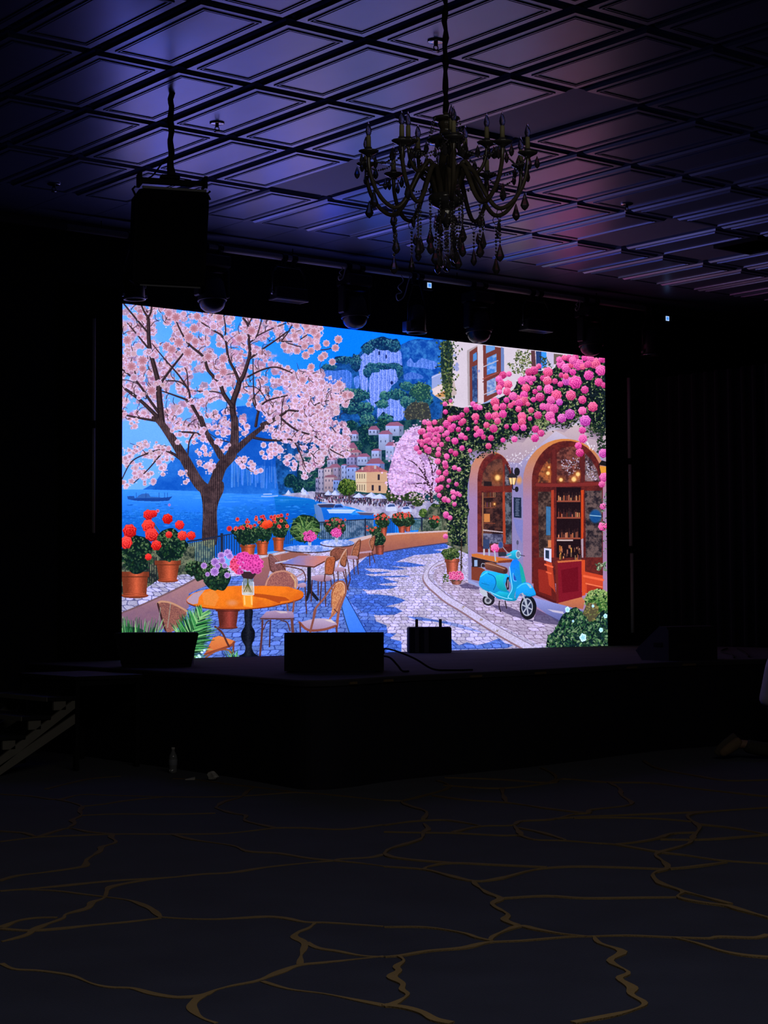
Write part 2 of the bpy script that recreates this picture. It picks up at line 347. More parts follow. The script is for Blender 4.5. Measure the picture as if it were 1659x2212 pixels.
    def rnd_in(pts, n):
        xs = [q[0] for q in pts]; ys = [q[1] for q in pts]; out = []
        while len(out) < n:
            x = rg.uniform(min(xs), max(xs), 400); y = rg.uniform(min(ys), max(ys), 400)
            m = inside(pts, x, y)
            out += list(zip(x[m], y[m]))
            if not m.any(): break
        return out[:n]
    def leaves(pts, n, size, cols, t=None, ang=None):
        if t: pts = T(t, pts)
        for x, y in rnd_in(pts, n):
            c = jit(cols[rg.randint(len(cols))], 6); s = size*rg.uniform(.6, 1.3)
            ell(x, y, s, s*rg.uniform(.35, .6), c, 1, 0, rg.uniform(0, 3.14) if ang is None else ang+rg.randn()*.4)
    def bush(cx, cy, rx, ry, n=60, size=3.0, dark=(14, 34, 30), cols=((38, 72, 44), (64, 100, 60), (24, 52, 40), (104, 130, 92)), rough=.12):
        q = [(cx+rx*(1+rg.randn()*rough)*math.cos(a), cy+ry*(1+rg.randn()*rough)*math.sin(a)) for a in np.linspace(0, 6.28, 14)[:-1]]
        blob(q, dark)
        for _ in range(n):
            a = rg.rand()*6.28; d = math.sqrt(rg.rand())*1.02
            x, y = cx+rx*d*math.cos(a), cy+ry*d*math.sin(a)
            li = (.5-(y-cy)/ry*.35)
            c = cols[min(len(cols)-1, int(np.clip(li+rg.randn()*.25, 0, .99)*len(cols)))]
            s = size*rg.uniform(.6, 1.2)
            ell(x, y, s, s*.5, jit(c, 7), 1, 0, rg.rand()*3.14)

    # ---- sky
    put((slice(0, H), slice(0, W)), np.ones((H, W), np.float32), lambda x, y, sl: mix((112, 178, 255), (8, 128, 248), np.clip((x-300)/430-(y-760)/900, 0, 1)))
    # ---- far blue hills left, behind the tree
    blob([(300, 1062), (335, 1040), (360, 1005), (395, 975), (440, 935), (470, 890), (500, 880), (560, 872), (620, 850), (700, 815), (790, 830), (790, 1080), (300, 1075)],
         lambda x, y, sl: mix((18, 92, 205), (52, 128, 232), np.clip((N1[sl]-.3)*1.8+(y-1000)/300, 0, 1)))
    for px in np.arange(500, 640, 5):
        stroke([(px, 990+rg.rand()*25), (px+rg.randn()*2, 1040+rg.rand()*16)], 1.2+rg.rand()*3, jit((92, 142, 235), 8), None, .65)
    blob([(470, 960), (500, 935), (560, 940), (600, 970), (640, 990), (640, 1030), (600, 1010), (520, 1000)], (16, 84, 190), None, .6)
    # ---- main massif with vegetation
    mass = [(690, 795), (705, 788), (730, 784), (745, 772), (768, 768), (778, 758), (790, 752), (800, 740), (818, 733), (832, 729), (848, 733), (858, 745), (870, 741), (885, 734), (905, 731), (925, 733), (960, 728), (1010, 740), (1010, 960), (640, 1080), (600, 1060), (600, 900), (680, 850)]
    poly(smooth(mass, 4), lambda x, y, sl: mix((14, 62, 128), (36, 104, 186), np.clip((N2[sl]-.32)*2.4, 0, 1)))
    poly([(860, 747), (885, 734), (925, 733), (960, 730), (985, 800), (950, 850), (880, 840), (868, 790)], lambda x, y, sl: mix((16, 74, 170), (58, 128, 212), np.clip((N2[sl]-.35)*2.6, 0, 1)))
    def rock(pts, lit=(164, 182, 246), sh=(78, 112, 220)):
        def f(x, y, sl):
            k = vnoise(*x.shape, 3.2*S, 5)*.0+.5+.5*np.sin(x*1.1+6*N2[sl])*np.sin(x*.37+3*N1[sl])
            return mix(sh, lit, np.clip(k*.8+(N3[sl]-.5)*.7+.12, 0, 1))
        poly(smooth(list(pts)+[pts[0]], 3), f)
    rock(T(2, [(780, 520), (850, 450), (960, 410), (1040, 395), (1120, 440), (1190, 450), (1205, 560), (1200, 650), (1130, 580), (1040, 590), (920, 600), (850, 640), (800, 700), (770, 640)]))
    rock(T(2, [(770, 600), (830, 590), (860, 700), (880, 860), (930, 960), (1000, 880), (1060, 860), (1110, 790), (1160, 740), (1140, 640), (1060, 600), (960, 640), (890, 690), (870, 800), (850, 900), (900, 980), (940, 1020), (870, 960), (800, 860)]))
    rock(T(2, [(890, 690), (960, 650), (1060, 620), (1140, 650), (1165, 740), (1100, 800), (1060, 850), (1000, 900), (940, 1010), (890, 960), (880, 820)]))
    rock(T(2, [(955, 1030), (1020, 960), (1110, 920), (1180, 940), (1220, 980), (1230, 1080), (1200, 1140), (1110, 1140), (1010, 1090), (960, 1120)]))
    rock(T(2, [(1250, 560), (1290, 520), (1330, 570), (1400, 520), (1480, 540), (1550, 560), (1530, 630), (1420, 620), (1330, 610), (1260, 600)]), (120, 156, 242), (60, 104, 212))
    rock(T(2, [(1220, 690), (1290, 660), (1380, 680), (1420, 720), (1300, 730), (1230, 740)]), (92, 134, 230), (46, 92, 198))
    rock(T(2, [(420, 660), (470, 640), (530, 650), (600, 640), (680, 650), (710, 720), (690, 830), (620, 820), (520, 800), (440, 760)]), (96, 140, 236), (42, 96, 206))
    rock(T(2, [(720, 720), (770, 700), (780, 800), (740, 820)]), (120, 156, 244), (60, 106, 214))
    for cx, cy, rx, ry in ((975, 470, 9, 22), (1045, 505, 8, 20), (1100, 765, 14, 18)): ell(605+cx/4.6, 660+cy/4.6, rx/4.6, ry/4.6, (24, 44, 110))
    VG = ((18, 62, 108), (28, 82, 118), (42, 100, 128), (66, 122, 142)); VD = (12, 46, 92)
    for cx, cy, rx, ry in ((1000, 380, 150, 55), (860, 430, 60, 45), (1120, 400, 70, 60), (650, 540, 110, 40), (740, 560, 60, 70), (480, 610, 70, 30), (900, 600, 50, 30), (1000, 600, 90, 30), (1120, 600, 70, 28), (860, 660, 40, 50), (940, 640, 40, 20), (1180, 660, 30, 60)):
        bush(605+cx/4.608, 660+cy/4.608, rx/4.608, ry/4.608, 90, 2.4, VD, VG, .22)
    for cx, cy, rx, ry in ((1370, 870, 90, 110), (1030, 900, 45, 45), (1150, 880, 100, 50), (1010, 980, 60, 40), (1260, 960, 70, 60), (1450, 930, 60, 60), (1250, 800, 60, 40), (830, 1030, 90, 70), (700, 1000, 110, 80), (530, 1040, 60, 50), (760, 890, 120, 60), (1040, 1130, 75, 50), (860, 1150, 80, 70), (700, 1210, 80, 60), (900, 1230, 60, 50), (660, 850, 50, 25)):
        bush(605+cx/4.608, 660+cy/4.608, rx/4.608, ry/4.608, 130, 2.6, (14, 48, 84), ((22, 70, 96), (36, 92, 108), (54, 112, 120), (84, 138, 128)), .2)
    bush(900, 893, 30, 27, 120, 2.0, (58, 62, 66), ((74, 78, 74), (96, 98, 84), (116, 116, 92)))
    bush(908, 845, 22, 20, 80, 2.0, (32, 74, 80), ((48, 98, 84), (84, 128, 96), (108, 148, 112)))
    # ---- slope under the village
    poly([(640, 985), (700, 960), (740, 930), (800, 915), (900, 905), (960, 930), (960, 1090), (640, 1075)], mott((14, 48, 74), (44, 88, 92)))
    for cx, cy, r in ((830, 110, 60), (1010, 40, 50), (700, 60, 50), (870, 200, 70), (780, 270, 40), (930, 270, 50), (430, 450, 55), (560, 480, 30), (330, 560, 40), (300, 650, 35), (1040, 640, 40), (1090, 720, 50), (1170, 180, 40), (230, 560, 50), (100, 620, 70), (180, 700, 60)):
        bush(605+cx/4.608, 905+cy/4.608, r/4.608, r/5, 40, 2.2, (12, 46, 66), ((18, 60, 72), (32, 82, 82), (58, 106, 88)))
    # ---- village
    WB = (170, 184, 240); WS = (112, 138, 222); RF = (150, 96, 130)
    def house(x0, y0, x1, y1, wall=WB, roof=RF, rows=2, cols=3, rh=12, win=(44, 52, 92), sl=.0):
        x0, x1 = 605+x0/4.608, 605+x1/4.608; y0, y1 = 905+y0/4.608, 905+y1/4.608; rh = rh/4.608
        rect(x0, y0, x1, y1, grad(wall, tuple(np.array(wall)*.82), y0, y1))
        rect(x0+(x1-x0)*.74, y0, x1, y1, tuple(np.array(wall)*.72))
        poly([(x0-1.2, y0+.4), (x0+(x1-x0)*.25, y0-rh), (x0+(x1-x0)*.7, y0-rh*1.15), (x1+1.2, y0+.4)], roof)
        for r in range(rows):
            for c in range(cols):
                wx = x0+(x1-x0)*(c+.5)/cols; wy = y0+(y1-y0)*(r+.45)/rows
                rect(wx-.8, wy-min(2.3, (y1-y0)/rows*.28), wx+.8, wy+min(2.3, (y1-y0)/rows*.28), win)
    for h in ((690, 150, 770, 220), (870, 105, 980, 160), (1040, 65, 1220, 170), (970, 150, 1110, 310), (1040, 265, 1150, 410)): house(*h, rows=1, rh=34)
    house(640, 290, 760, 330, (196, 170, 170), RF, 1, 3, 50); house(900, 315, 1000, 415, rows=1, rh=18); house(690, 330, 800, 380, (170, 150, 180), (164, 106, 128), 1, 3, 24)
    house(760, 375, 890, 465, rows=1, cols=4, rh=30); house(650, 380, 760, 460, (150, 150, 210), RF, 2, 3, 24); house(460, 405, 560, 480, (168, 166, 214), RF, 1, 3, 20)
    house(850, 445, 1030, 520, (140, 160, 236), (142, 92, 120), 1, 2, 50); house(480, 480, 600, 600, (160, 150, 190), (150, 100, 130), 2, 3, 30)
    house(600, 460, 660, 610, (164, 180, 242), RF, 3, 2, 10); house(650, 480, 780, 610, (148, 170, 240), (142, 96, 132), 2, 3, 20)
    house(370, 500, 430, 730, (176, 172, 214), (150, 110, 140), 4, 2, 8); house(430, 490, 520, 720, (196, 178, 200), (150, 104, 130), 4, 3, 10); house(345, 590, 380, 730, (150, 150, 200), RF, 2, 2, 6)
    house(430, 580, 560, 725, (188, 166, 186), (140, 96, 120), 2, 4, 22); house(520, 610, 600, 730, (130, 158, 236), (124, 100, 140), 2, 3, 10)
    poly([(766, 1018), (790, 1017), (790, 1064), (766, 1061)], (220, 196, 168)); poly([(790, 1017), (835, 1017), (835, 1066), (790, 1064)], (206, 164, 138))
    poly([(763, 1020), (789, 1006), (812, 1006), (838, 1019)], mott((156, 92, 112), (186, 112, 120)))
    for x in (770, 775, 780, 785):
        rect(x-.9, 1024, x+.9, 1034, (84, 70, 70)); rect(x-.9, 1047, x+.9, 1060, (92, 76, 74))
    for x, y in ((816, 1025), (803, 1048), (818, 1049)): rect(x-2.4, y, x+2.4, y+12, (52, 44, 60))
    rect(766, 1042, 835, 1043, (170, 128, 112)); rect(806, 1005, 811, 1013, (190, 170, 180)); rect(779, 1009, 783, 1016, (190, 170, 180))
    # ---- water
    poly([(255, 1058), (330, 1058), (420, 1061), (480, 1066), (560, 1068), (640, 1070), (680, 1082), (690, 1090), (760, 1112), (850, 1112), (850, 1160), (255, 1230)],
         lambda x, y, sl: mix((66, 152, 246), (16, 102, 220), np.clip((y-1055)/85+(N3[sl]-.5)*.9*np.clip((y-1085)/30, 0, 1)+np.clip((x-430)/600, 0, .3), 0, 1)))
    poly([(590, 1072), (680, 1080), (690, 1140), (600, 1140)], grad((6, 116, 206), (10, 84, 196), 1075, 1130), None, .7)
    for _ in range(260):
        x, y = rg.uniform(264, 680), rg.uniform(1088, 1150); w = rg.uniform(2, 7)
        ell(x, y, w, .7, (70, 160, 250) if rg.rand() < .5 else (12, 74, 186), .6)
    for _ in range(60): ell(rg.uniform(300, 640), rg.uniform(1064, 1086), rg.uniform(6, 26), .7, (96, 172, 250), .35)
    poly([(676, 1090), (690, 1090), (700, 1130), (682, 1130)], (150, 150, 190), None, .6)
    # boats and ship
    poly([(95, 800), (170, 790), (340, 790), (500, 780), (538, 770), (500, 815), (380, 822), (170, 815)], (26, 72, 160), 4)
    poly([(90, 770), (160, 768), (165, 795), (95, 800)], (34, 84, 170), 4); poly([(200, 765), (240, 745), (300, 742), (320, 775), (420, 780), (420, 790), (180, 790)], (52, 104, 190), 4)
    for x in (275, 405, 460, 488, 180): stroke([(x, 735), (x, 785)], .8, (20, 60, 140), 4)
    stroke([(1420, 770), (1500, 772), (1580, 765)], 2.5, (150, 180, 240), 4); stroke([(1440, 750), (1520, 748)], 2, (190, 205, 245), 4)
    # ---- promenade, people, umbrellas, cars
    poly([(0, 760), (280, 790), (420, 830), (700, 880), (900, 940), (1000, 990), (1659, 1000), (1659, 830), (1300, 800), (700, 740), (300, 720), (60, 745)], mott((150, 146, 190), (190, 186, 224)), 5)
    poly([(340, 730), (1100, 760), (1300, 800), (1320, 850), (900, 850), (560, 820), (340, 775)], mott((58, 54, 78), (120, 108, 134)), 5)
    for _ in range(420):
        x, y = rg.uniform(330, 1330), 0
        y = 775+(x-330)*.07+rg.uniform(-20, 45); c = ((34, 32, 52), (70, 54, 80), (200, 196, 226), (150, 90, 120), (110, 110, 160))[rg.randint(5)]
        ell(605+x/4.608, 905+y/4.608, rg.uniform(.6, 1.3), rg.uniform(1.5, 3.2), jit(c, 8))
    for cx, cy, w in ((775, 770, 65), (900, 765, 70), (985, 780, 100), (540, 745, 50), (470, 745, 40), (240, 740, 45), (1275, 790, 45), (75, 740, 30), (220, 715, 25)):
        poly([(cx-w, cy+8), (cx, cy-36), (cx+w, cy+8), (cx+w*.5, cy+14), (cx-w*.5, cy+14)], (206, 216, 246), 5); poly([(cx, cy-36), (cx+w, cy+8), (cx+w*.3, cy+12)], (164, 180, 232), 5)
    poly([(1040, 900), (1050, 855), (1080, 840), (1130, 842), (1150, 890), (1150, 915), (1045, 918)], (206, 214, 244), 5); poly([(1060, 862), (1085, 848), (1128, 850), (1138, 872), (1060, 874)], (60, 84, 140), 5)
    poly([(1195, 910), (1210, 875), (1270, 868), (1300, 900), (1300, 925), (1200, 925)], (196, 206, 240), 5); poly([(1215, 880), (1265, 874), (1285, 895), (1212, 897)], (66, 90, 150), 5)
    poly([(460, 905), (740, 905), (700, 940), (480, 940)], (176, 204, 250), 5); poly([(520, 850), (600, 845), (640, 880), (700, 900), (500, 902)], (96, 150, 232), 5); stroke([(460, 905), (740, 907)], 1.6, (224, 232, 252), 5); poly([(540, 858), (592, 852), (620, 880), (530, 884)], (30, 66, 140), 5)
    poly([(360, 850), (540, 850), (520, 885), (390, 880)], (60, 60, 96), 5); stroke([(360, 848), (530, 838)], 2, (190, 190, 220), 5)
    poly([(745, 925), (930, 935), (900, 960), (790, 955)], (86, 84, 120), 5); stroke([(745, 925), (930, 932)], 1.6, (200, 200, 226), 5)
    # ---- round tree and pink tree at the quay
    bush(748, 1052, 20, 18, 200, 2.2, (30, 52, 28), ((44, 72, 30), (82, 108, 46), (124, 142, 70)), .06); stroke([(752, 1066), (752, 1080)], 2, (60, 44, 40))
    for cx, cy, rx, ry in ((845, 1070, 14, 14), (880, 1070, 20, 12), (900, 1082, 14, 12)): bush(cx, cy, rx, ry, 60, 2, (40, 56, 40), ((66, 84, 48), (110, 120, 70)))
    pk = T(5, [(1060, 560), (1100, 420), (1150, 260), (1230, 140), (1330, 80), (1450, 60), (1560, 100), (1600, 300), (1590, 560), (1540, 700), (1420, 740), (1300, 720), (1200, 760), (1110, 740), (1070, 650)])
    poly(smooth(pk+[pk[0]], 4), mott((170, 132, 192), (226, 188, 236), .3, .6))
    TR = (62, 40, 58)
    for b, w in (([(1500, 820), (1490, 700), (1440, 640), (1300, 650)], (7, 2)), ([(1490, 700), (1430, 560), (1330, 440), (1220, 390)], (5, 1)), ([(1500, 690), (1510, 560), (1480, 420), (1420, 300)], (5, 1)), ([(1500, 760), (1400, 690), (1250, 640)], (4, 1)), ([(1440, 580), (1420, 460), (1380, 380)], (3, 1)), ([(1510, 560), (1560, 440), (1570, 330)], (3, 1)), ([(1480, 640), (1380, 560), (1270, 530)], (3, 1))): stroke(b, w, TR, 5)
    for i in range(160):
        q = pk[rg.randint(len(pk))]; q2 = pk[rg.randint(len(pk))]
        a_ = rg.rand(); x, y = q[0]+rg.randn()*6, q[1]+rg.randn()*7; ell(x, y, 2.2, 1.8, jit((226, 186, 232), 10), .9)
    for x, y in rnd_in(pk, 900):
        r = rg.uniform(1.1, 2.4); ell(x, y, r, r*.8, jit((236, 196, 240) if rg.rand() < .7 else (186, 140, 196), 8), .9)
    for x, y in rnd_in(T(5, [(1300, 700), (1560, 720), (1540, 840), (1300, 830)]), 70): ell(x, y, 1.6, 1.4, jit((200, 176, 196), 14), .9)
    for cx, cy, r in ((1545, 915, 75), (1420, 940, 45)): bush(605+cx/4.608, 905+cy/4.608, r/4.608, r/4.8, 110, 2.2, (34, 58, 34), ((52, 82, 40), (84, 112, 56), (120, 140, 80)), .07)

    # ---- big flowering tree: haze of petals, flowers behind, branches, flowers in front
    gaps = [(700, 785, 30, 16), (640, 905, 12, 8), (575, 830, 12, 9), (300, 760, 9, 12), (415, 790, 8, 12), (560, 745, 10, 8), (600, 840, 10, 8), (280, 880, 14, 8), (352, 722, 22, 20), (345, 705, 14, 10), (459, 738, 12, 22), (470, 760, 12, 14), (432, 818, 20, 15), (470, 875, 24, 16), (492, 850, 8, 22), (385, 862, 16, 12), (402, 893, 12, 14), (512, 690, 12, 10), (590, 752, 22, 14), (610, 775, 14, 16), (372, 845, 9, 20), (520, 880, 14, 18), (545, 895, 18, 14), (275, 925, 26, 18), (300, 925, 22, 16), (270, 685, 8, 8), (385, 675, 8, 8), (530, 860, 9, 10), (645, 785, 30, 14), (412, 722, 10, 8), (355, 880, 6, 14)]
    def in_gap(x, y): return any(((x-a)/c)**2+((y-b)/d)**2 < 1 for a, b, c, d in gaps)
    canopy = [(262, 655), (400, 668), (560, 688), (690, 702), (700, 720), (680, 740), (650, 755), (625, 770), (618, 790), (660, 800), (694, 800), (698, 830), (735, 815), (742, 840), (758, 852), (748, 872), (725, 888), (735, 905), (760, 935), (755, 960), (735, 990), (700, 1000), (665, 1034), (645, 1010), (640, 970), (610, 950), (590, 940), (570, 930), (560, 900), (530, 905), (520, 920), (480, 930), (440, 925), (400, 930), (370, 930), (345, 905), (300, 905), (262, 915)]
    clusters = [(285, 985, 26, 28, 40), (320, 970, 32, 22, 40), (350, 985, 26, 26, 34), (300, 1025, 20, 20, 20), (275, 1045, 12, 10, 10), (320, 1035, 14, 14, 14), (352, 1020, 12, 10, 9), (288, 915, 14, 12, 10), (400, 1025, 14, 18, 14), (390, 940, 26, 22, 24), (432, 950, 20, 26, 24), (440, 985, 20, 24, 20), (455, 1015, 14, 14, 12), (480, 950, 16, 26, 22), (520, 935, 14, 26, 18), (528, 1000, 22, 14, 16), (552, 1018, 14, 9, 9), (575, 975, 12, 18, 12), (600, 960, 20, 26, 28), (612, 990, 14, 12, 8), (628, 1000, 10, 18, 9), (655, 1010, 12, 24, 14), (680, 985, 14, 24, 16), (690, 940, 40, 34, 60), (735, 975, 18, 14, 14), (640, 930, 40, 34, 50), (600, 925, 30, 20, 20), (745, 945, 14, 20, 10),
                (700, 850, 40, 36, 60), (660, 860, 34, 34, 50), (735, 865, 22, 14, 14), (728, 835, 8, 14, 8), (640, 830, 26, 26, 30), (672, 805, 18, 14, 12), (690, 905, 34, 26, 34), (650, 890, 30, 26, 30)]
    def in_can(x, y): return inside(canopy, np.array([x]), np.array([y]))[0]
    sl = box(262, 655, 765, 1040)
    m = inside(canopy, GX[sl], GY[sl]); g = np.ones(m.shape, np.float32)
    for a, b, c, d in gaps: g *= np.clip((np.sqrt(((GX[sl]-a)/c)**2+((GY[sl]-b)/d)**2)-.75)*2.2, 0, 1)
    NHH = vnoise(H, W, 15*S, 77)[sl]*.6+vnoise(H, W, 7*S, 78)[sl]*.4
    hz = m*g*np.clip((NHH-.36)*9, 0, 1)*np.clip((N2[sl]-.38)*5, 0, 1)*.78
    put(sl, hz, lambda x, y, s_: mix((196, 150, 192), (218, 190, 238), np.clip((N3[s_]-.3)*2, 0, 1)))
    def blossom(x, y, front):
        if NH[min(H-1, max(0, int((y-Y0)*S))), min(W-1, max(0, int((x-X0)*S)))] < .38 and rg.rand() < .85: return
        up = np.clip((1000-y)/300, 0, 1)
        r = rg.uniform(4.2, 8.6)*(1 if y < 900 else .84)
        core = jit((188, 138, 162), 9); mid = jit(np.array((200, 156, 182))*up+np.array((218, 182, 212))*(1-up), 9); rim = jit((228, 206, 244), 6)
        flower(x, y, r, core, mid, rim, sq=rg.uniform(.8, 1.05))
        if rg.rand() < .35: ell(x+rg.randn()*r*.7, y+rg.randn()*r*.7, 1.6, 1.3, (246, 230, 250), .8)
    pts = [p for p in rnd_in(canopy, 1500) if not in_gap(*p)]
    for x, y in [q for q in rnd_in(canopy, 900) if not in_gap(*q)]:
        if NH[min(H-1, max(0, int((y-Y0)*S))), min(W-1, max(0, int((x-X0)*S)))] < .40: continue
        c0 = jit((186, 140, 172), 12); flower(x, y, rg.uniform(5, 10), np.array(c0)*.92, c0, np.array(c0)*.55+np.array((226, 200, 240))*.45, None, rg.uniform(.8, 1), .85)
    for p in pts[:760]: blossom(*p, False)
    for cx, cy, rx, ry, n in clusters:
        for _ in range(int(n*.5)):
            a = rg.rand()*6.28; d = math.sqrt(rg.rand()); blossom(cx+rx*d*math.cos(a), cy+ry*d*math.sin(a), False)
    for x, y in [q for q in rnd_in(canopy, 1500) if not in_gap(*q)]:
        ell(x, y, rg.uniform(1, 2.6), rg.uniform(.8, 2), jit((220, 190, 232) if rg.rand() < .65 else (186, 134, 164), 9), .85, 0, rg.rand()*3)
    for cx, cy, rx, ry, n in clusters:
        for _ in range(n): a = rg.rand()*6.28; d = math.sqrt(rg.rand()); ell(cx+rx*d*math.cos(a), cy+ry*d*math.sin(a), rg.uniform(1, 2.2), rg.uniform(.8, 1.8), jit((240, 212, 234), 8), .85)
    BR = (52, 40, 50); BL = (74, 58, 66)
    def bark(x, y, s_): return mix((48, 36, 44), (112, 86, 92), np.clip((N2[s_]-.3)*1.1+.28*np.sin(x*1.4+5*N1[s_])+.1, 0, 1))
    for b, w in (
        ([(348, 915), (342, 853), (340, 825), (322, 753), (319, 700), (318, 684)], (18, 12, 8)), ([(318, 686), (310, 674), (303, 658)], (6, 4)), ([(318, 686), (324, 676), (326, 660)], (6, 4)),
        ([(505, 915), (500, 875), (511, 840), (515, 825), (524, 810), (537, 766), (535, 738), (533, 703), (523, 688)], (17, 14, 8, 5)), ([(533, 703), (541, 688)], (4, 3)),
        ([(500, 878), (481, 851), (472, 827), (448, 801), (437, 771), (407, 745), (390, 719), (377, 690)], (12, 9, 6, 3)), ([(515, 828), (507, 806), (491, 773), (483, 732), (459, 714), (433, 697)], (9, 6, 3)),
        ([(483, 732), (485, 710), (481, 682)], (4, 2.5)), ([(344, 830), (368, 797), (390, 769), (407, 745)], (7, 3.5)), ([(258, 795), (294, 825), (320, 862), (340, 890)], (4, 8)), ([(258, 833), (298, 862), (338, 900)], (6, 11)),
        ([(262, 895), (298, 903), (340, 910)], (4, 7)), ([(266, 657), (288, 684), (316, 717)], (4, 5)), ([(274, 699), (296, 725), (317, 751)], (2.5, 5)), ([(348, 845), (377, 855), (407, 868), (424, 895), (436, 920)], (3, 6, 10)),
        ([(357, 823), (385, 825), (405, 842), (411, 873), (429, 903)], (2.5, 5, 8)), ([(327, 743), (353, 775), (385, 812), (405, 842)], (2, 4, 5)), ([(537, 775), (559, 758), (594, 734), (618, 716)], (6, 4, 3)), ([(533, 814), (563, 799), (594, 793), (627, 805), (650, 817)], (5, 4, 3)),
        ([(544, 775), (546, 850), (554, 888)], (2, 4)), ([(550, 920), (557, 886), (574, 866), (618, 854)], (8, 5, 3)), ([(563, 917), (594, 903), (612, 892), (620, 886), (648, 888), (670, 879), (692, 868), (716, 864)], (9, 6, 4, 2)),
        ([(606, 905), (638, 929), (681, 944), (713, 972), (744, 987)], (6, 4, 2.5)), ([(541, 944), (570, 950), (600, 951), (627, 950), (642, 970), (657, 1009)], (8, 6, 4, 2)), ([(627, 950), (655, 965), (680, 990)], (3, 2)),
        ([(605, 737), (638, 736), (661, 723)], (3, 2)), ([(605, 737), (648, 749), (681, 755), (709, 753), (727, 742)], (3, 2)), ([(537, 740), (552, 726), (560, 700), (563, 690)], (4, 2)), ([(552, 726), (580, 712), (615, 698)], (3, 2)), ([(481, 851), (458, 846), (418, 845)], (4, 2)),
        ([(554, 888), (544, 862), (560, 840), (556, 820)], (3, 1.5)), ([(605, 918), (607, 880), (612, 855)], (2.5, 1.5)), ([(472, 827), (480, 812), (507, 806)], (2, 2)), ([(294, 825), (290, 803)], (4, 3)), ([(405, 842), (402, 805), (397, 795)], (3, 2)), ([(296, 830), (275, 822), (258, 822)], (2, 2)), ([(574, 866), (560, 845), (545, 835), (524, 836)], (2.5, 2)),
        ([(385, 933), (416, 935), (444, 942)], (4, 7)), ([(416, 938), (407, 955), (404, 985)], (4, 3)), ([(425, 915), (462, 945), (492, 955)], (1.5, 2.5)), ([(392, 994), (370, 979), (346, 972), (314, 981), (283, 998), (263, 1035)], (9, 6, 3, 2)), ([(348, 979), (320, 1013), (288, 1044)], (4, 1.5)), ([(316, 982), (300, 966), (280, 958)], (2, 1)), ([(370, 979), (360, 965), (345, 962)], (3, 1.5)), ([(511, 985), (530, 1010), (545, 1020)], (3, 1.2)), ([(606, 735), (618, 720), (628, 702)], (3, 2))):
        w = [q*.8 for q in w]; stroke([(x+.6, y+.3) for x, y in b], w, (44, 32, 42)); stroke([(x-.4, y-.3) for x, y in b], [q*.5 for q in w], (76, 58, 62), None, .7)
    for _ in range(150):
        x, y = pts[rg.randint(len(pts))]; a = rg.uniform(-2.6, -.5); L = rg.uniform(8, 24)
        stroke([(x, y), (x+L*.5*math.cos(a), y+L*.5*math.sin(a)+rg.randn()*2), (x+L*math.cos(a+.3), y+L*math.sin(a+.3))], (1.6, .8), BR)
    stroke([(452, 1062), (428, 1044), (394, 985), (368, 944), (346, 914), (330, 903)], (24, 24, 21, 17, 14, 7), bark)
    stroke([(452, 1066), (463, 1044), (476, 1009), (498, 983), (505, 948), (505, 905)], (26, 26, 24, 22, 18, 15), bark)
    stroke([(433, 903), (446, 938), (463, 964), (476, 986)], (9, 10, 12, 15), bark); stroke([(508, 972), (544, 940), (570, 920), (596, 905)], (16, 11, 8, 5), bark)
    poly(smooth([(424, 1045), (434, 1075), (437, 1110), (437, 1175), (467, 1175), (467, 1110), (471, 1085), (482, 1058), (478, 1040), (452, 1056)], 4), bark)
    for p in pts[800:930]: blossom(*p, True)
    for cx, cy, rx, ry, n in clusters:
        for _ in range(int(n*.26)):
            a = rg.rand()*6.28; d = math.sqrt(rg.rand()); blossom(cx+rx*d*math.cos(a), cy+ry*d*math.sin(a), True)
    for _ in range(100):
        x, y = pts[rg.randint(len(pts))]; a = rg.uniform(-2.7, -.4); L = rg.uniform(10, 30)
        stroke([(x, y), (x+L*.5*math.cos(a), y+L*.5*math.sin(a)+rg.randn()*3), (x+L*math.cos(a+.35), y+L*math.sin(a+.35))], (1.5, .7), (56, 42, 54))
    for x, y in T(2, [(135, 300), (155, 200), (270, 240), (360, 300), (450, 375), (570, 335), (540, 420), (160, 450), (235, 405), (300, 450), (245, 495), (360, 410), (430, 495), (30, 400), (510, 560), (300, 610), (215, 740), (580, 780), (640, 890), (250, 200), (690, 890), (325, 260), (400, 520)]): flower(x, y, rg.uniform(7.5, 9.5), (178, 122, 138), (204, 156, 180), (228, 192, 224), 8)
    for x, y in T(1, [(500, 150), (570, 190), (780, 180), (700, 390), (760, 430), (600, 440), (480, 480), (530, 510), (690, 540), (890, 580), (1040, 600), (1040, 730), (130, 680), (240, 620), (90, 420), (1200, 400), (1000, 190), (1320, 320), (330, 920), (240, 700), (750, 300), (220, 190)]): flower(x, y, rg.uniform(8, 11.5), (174, 116, 132), (196, 144, 168), (220, 186, 222), 9)

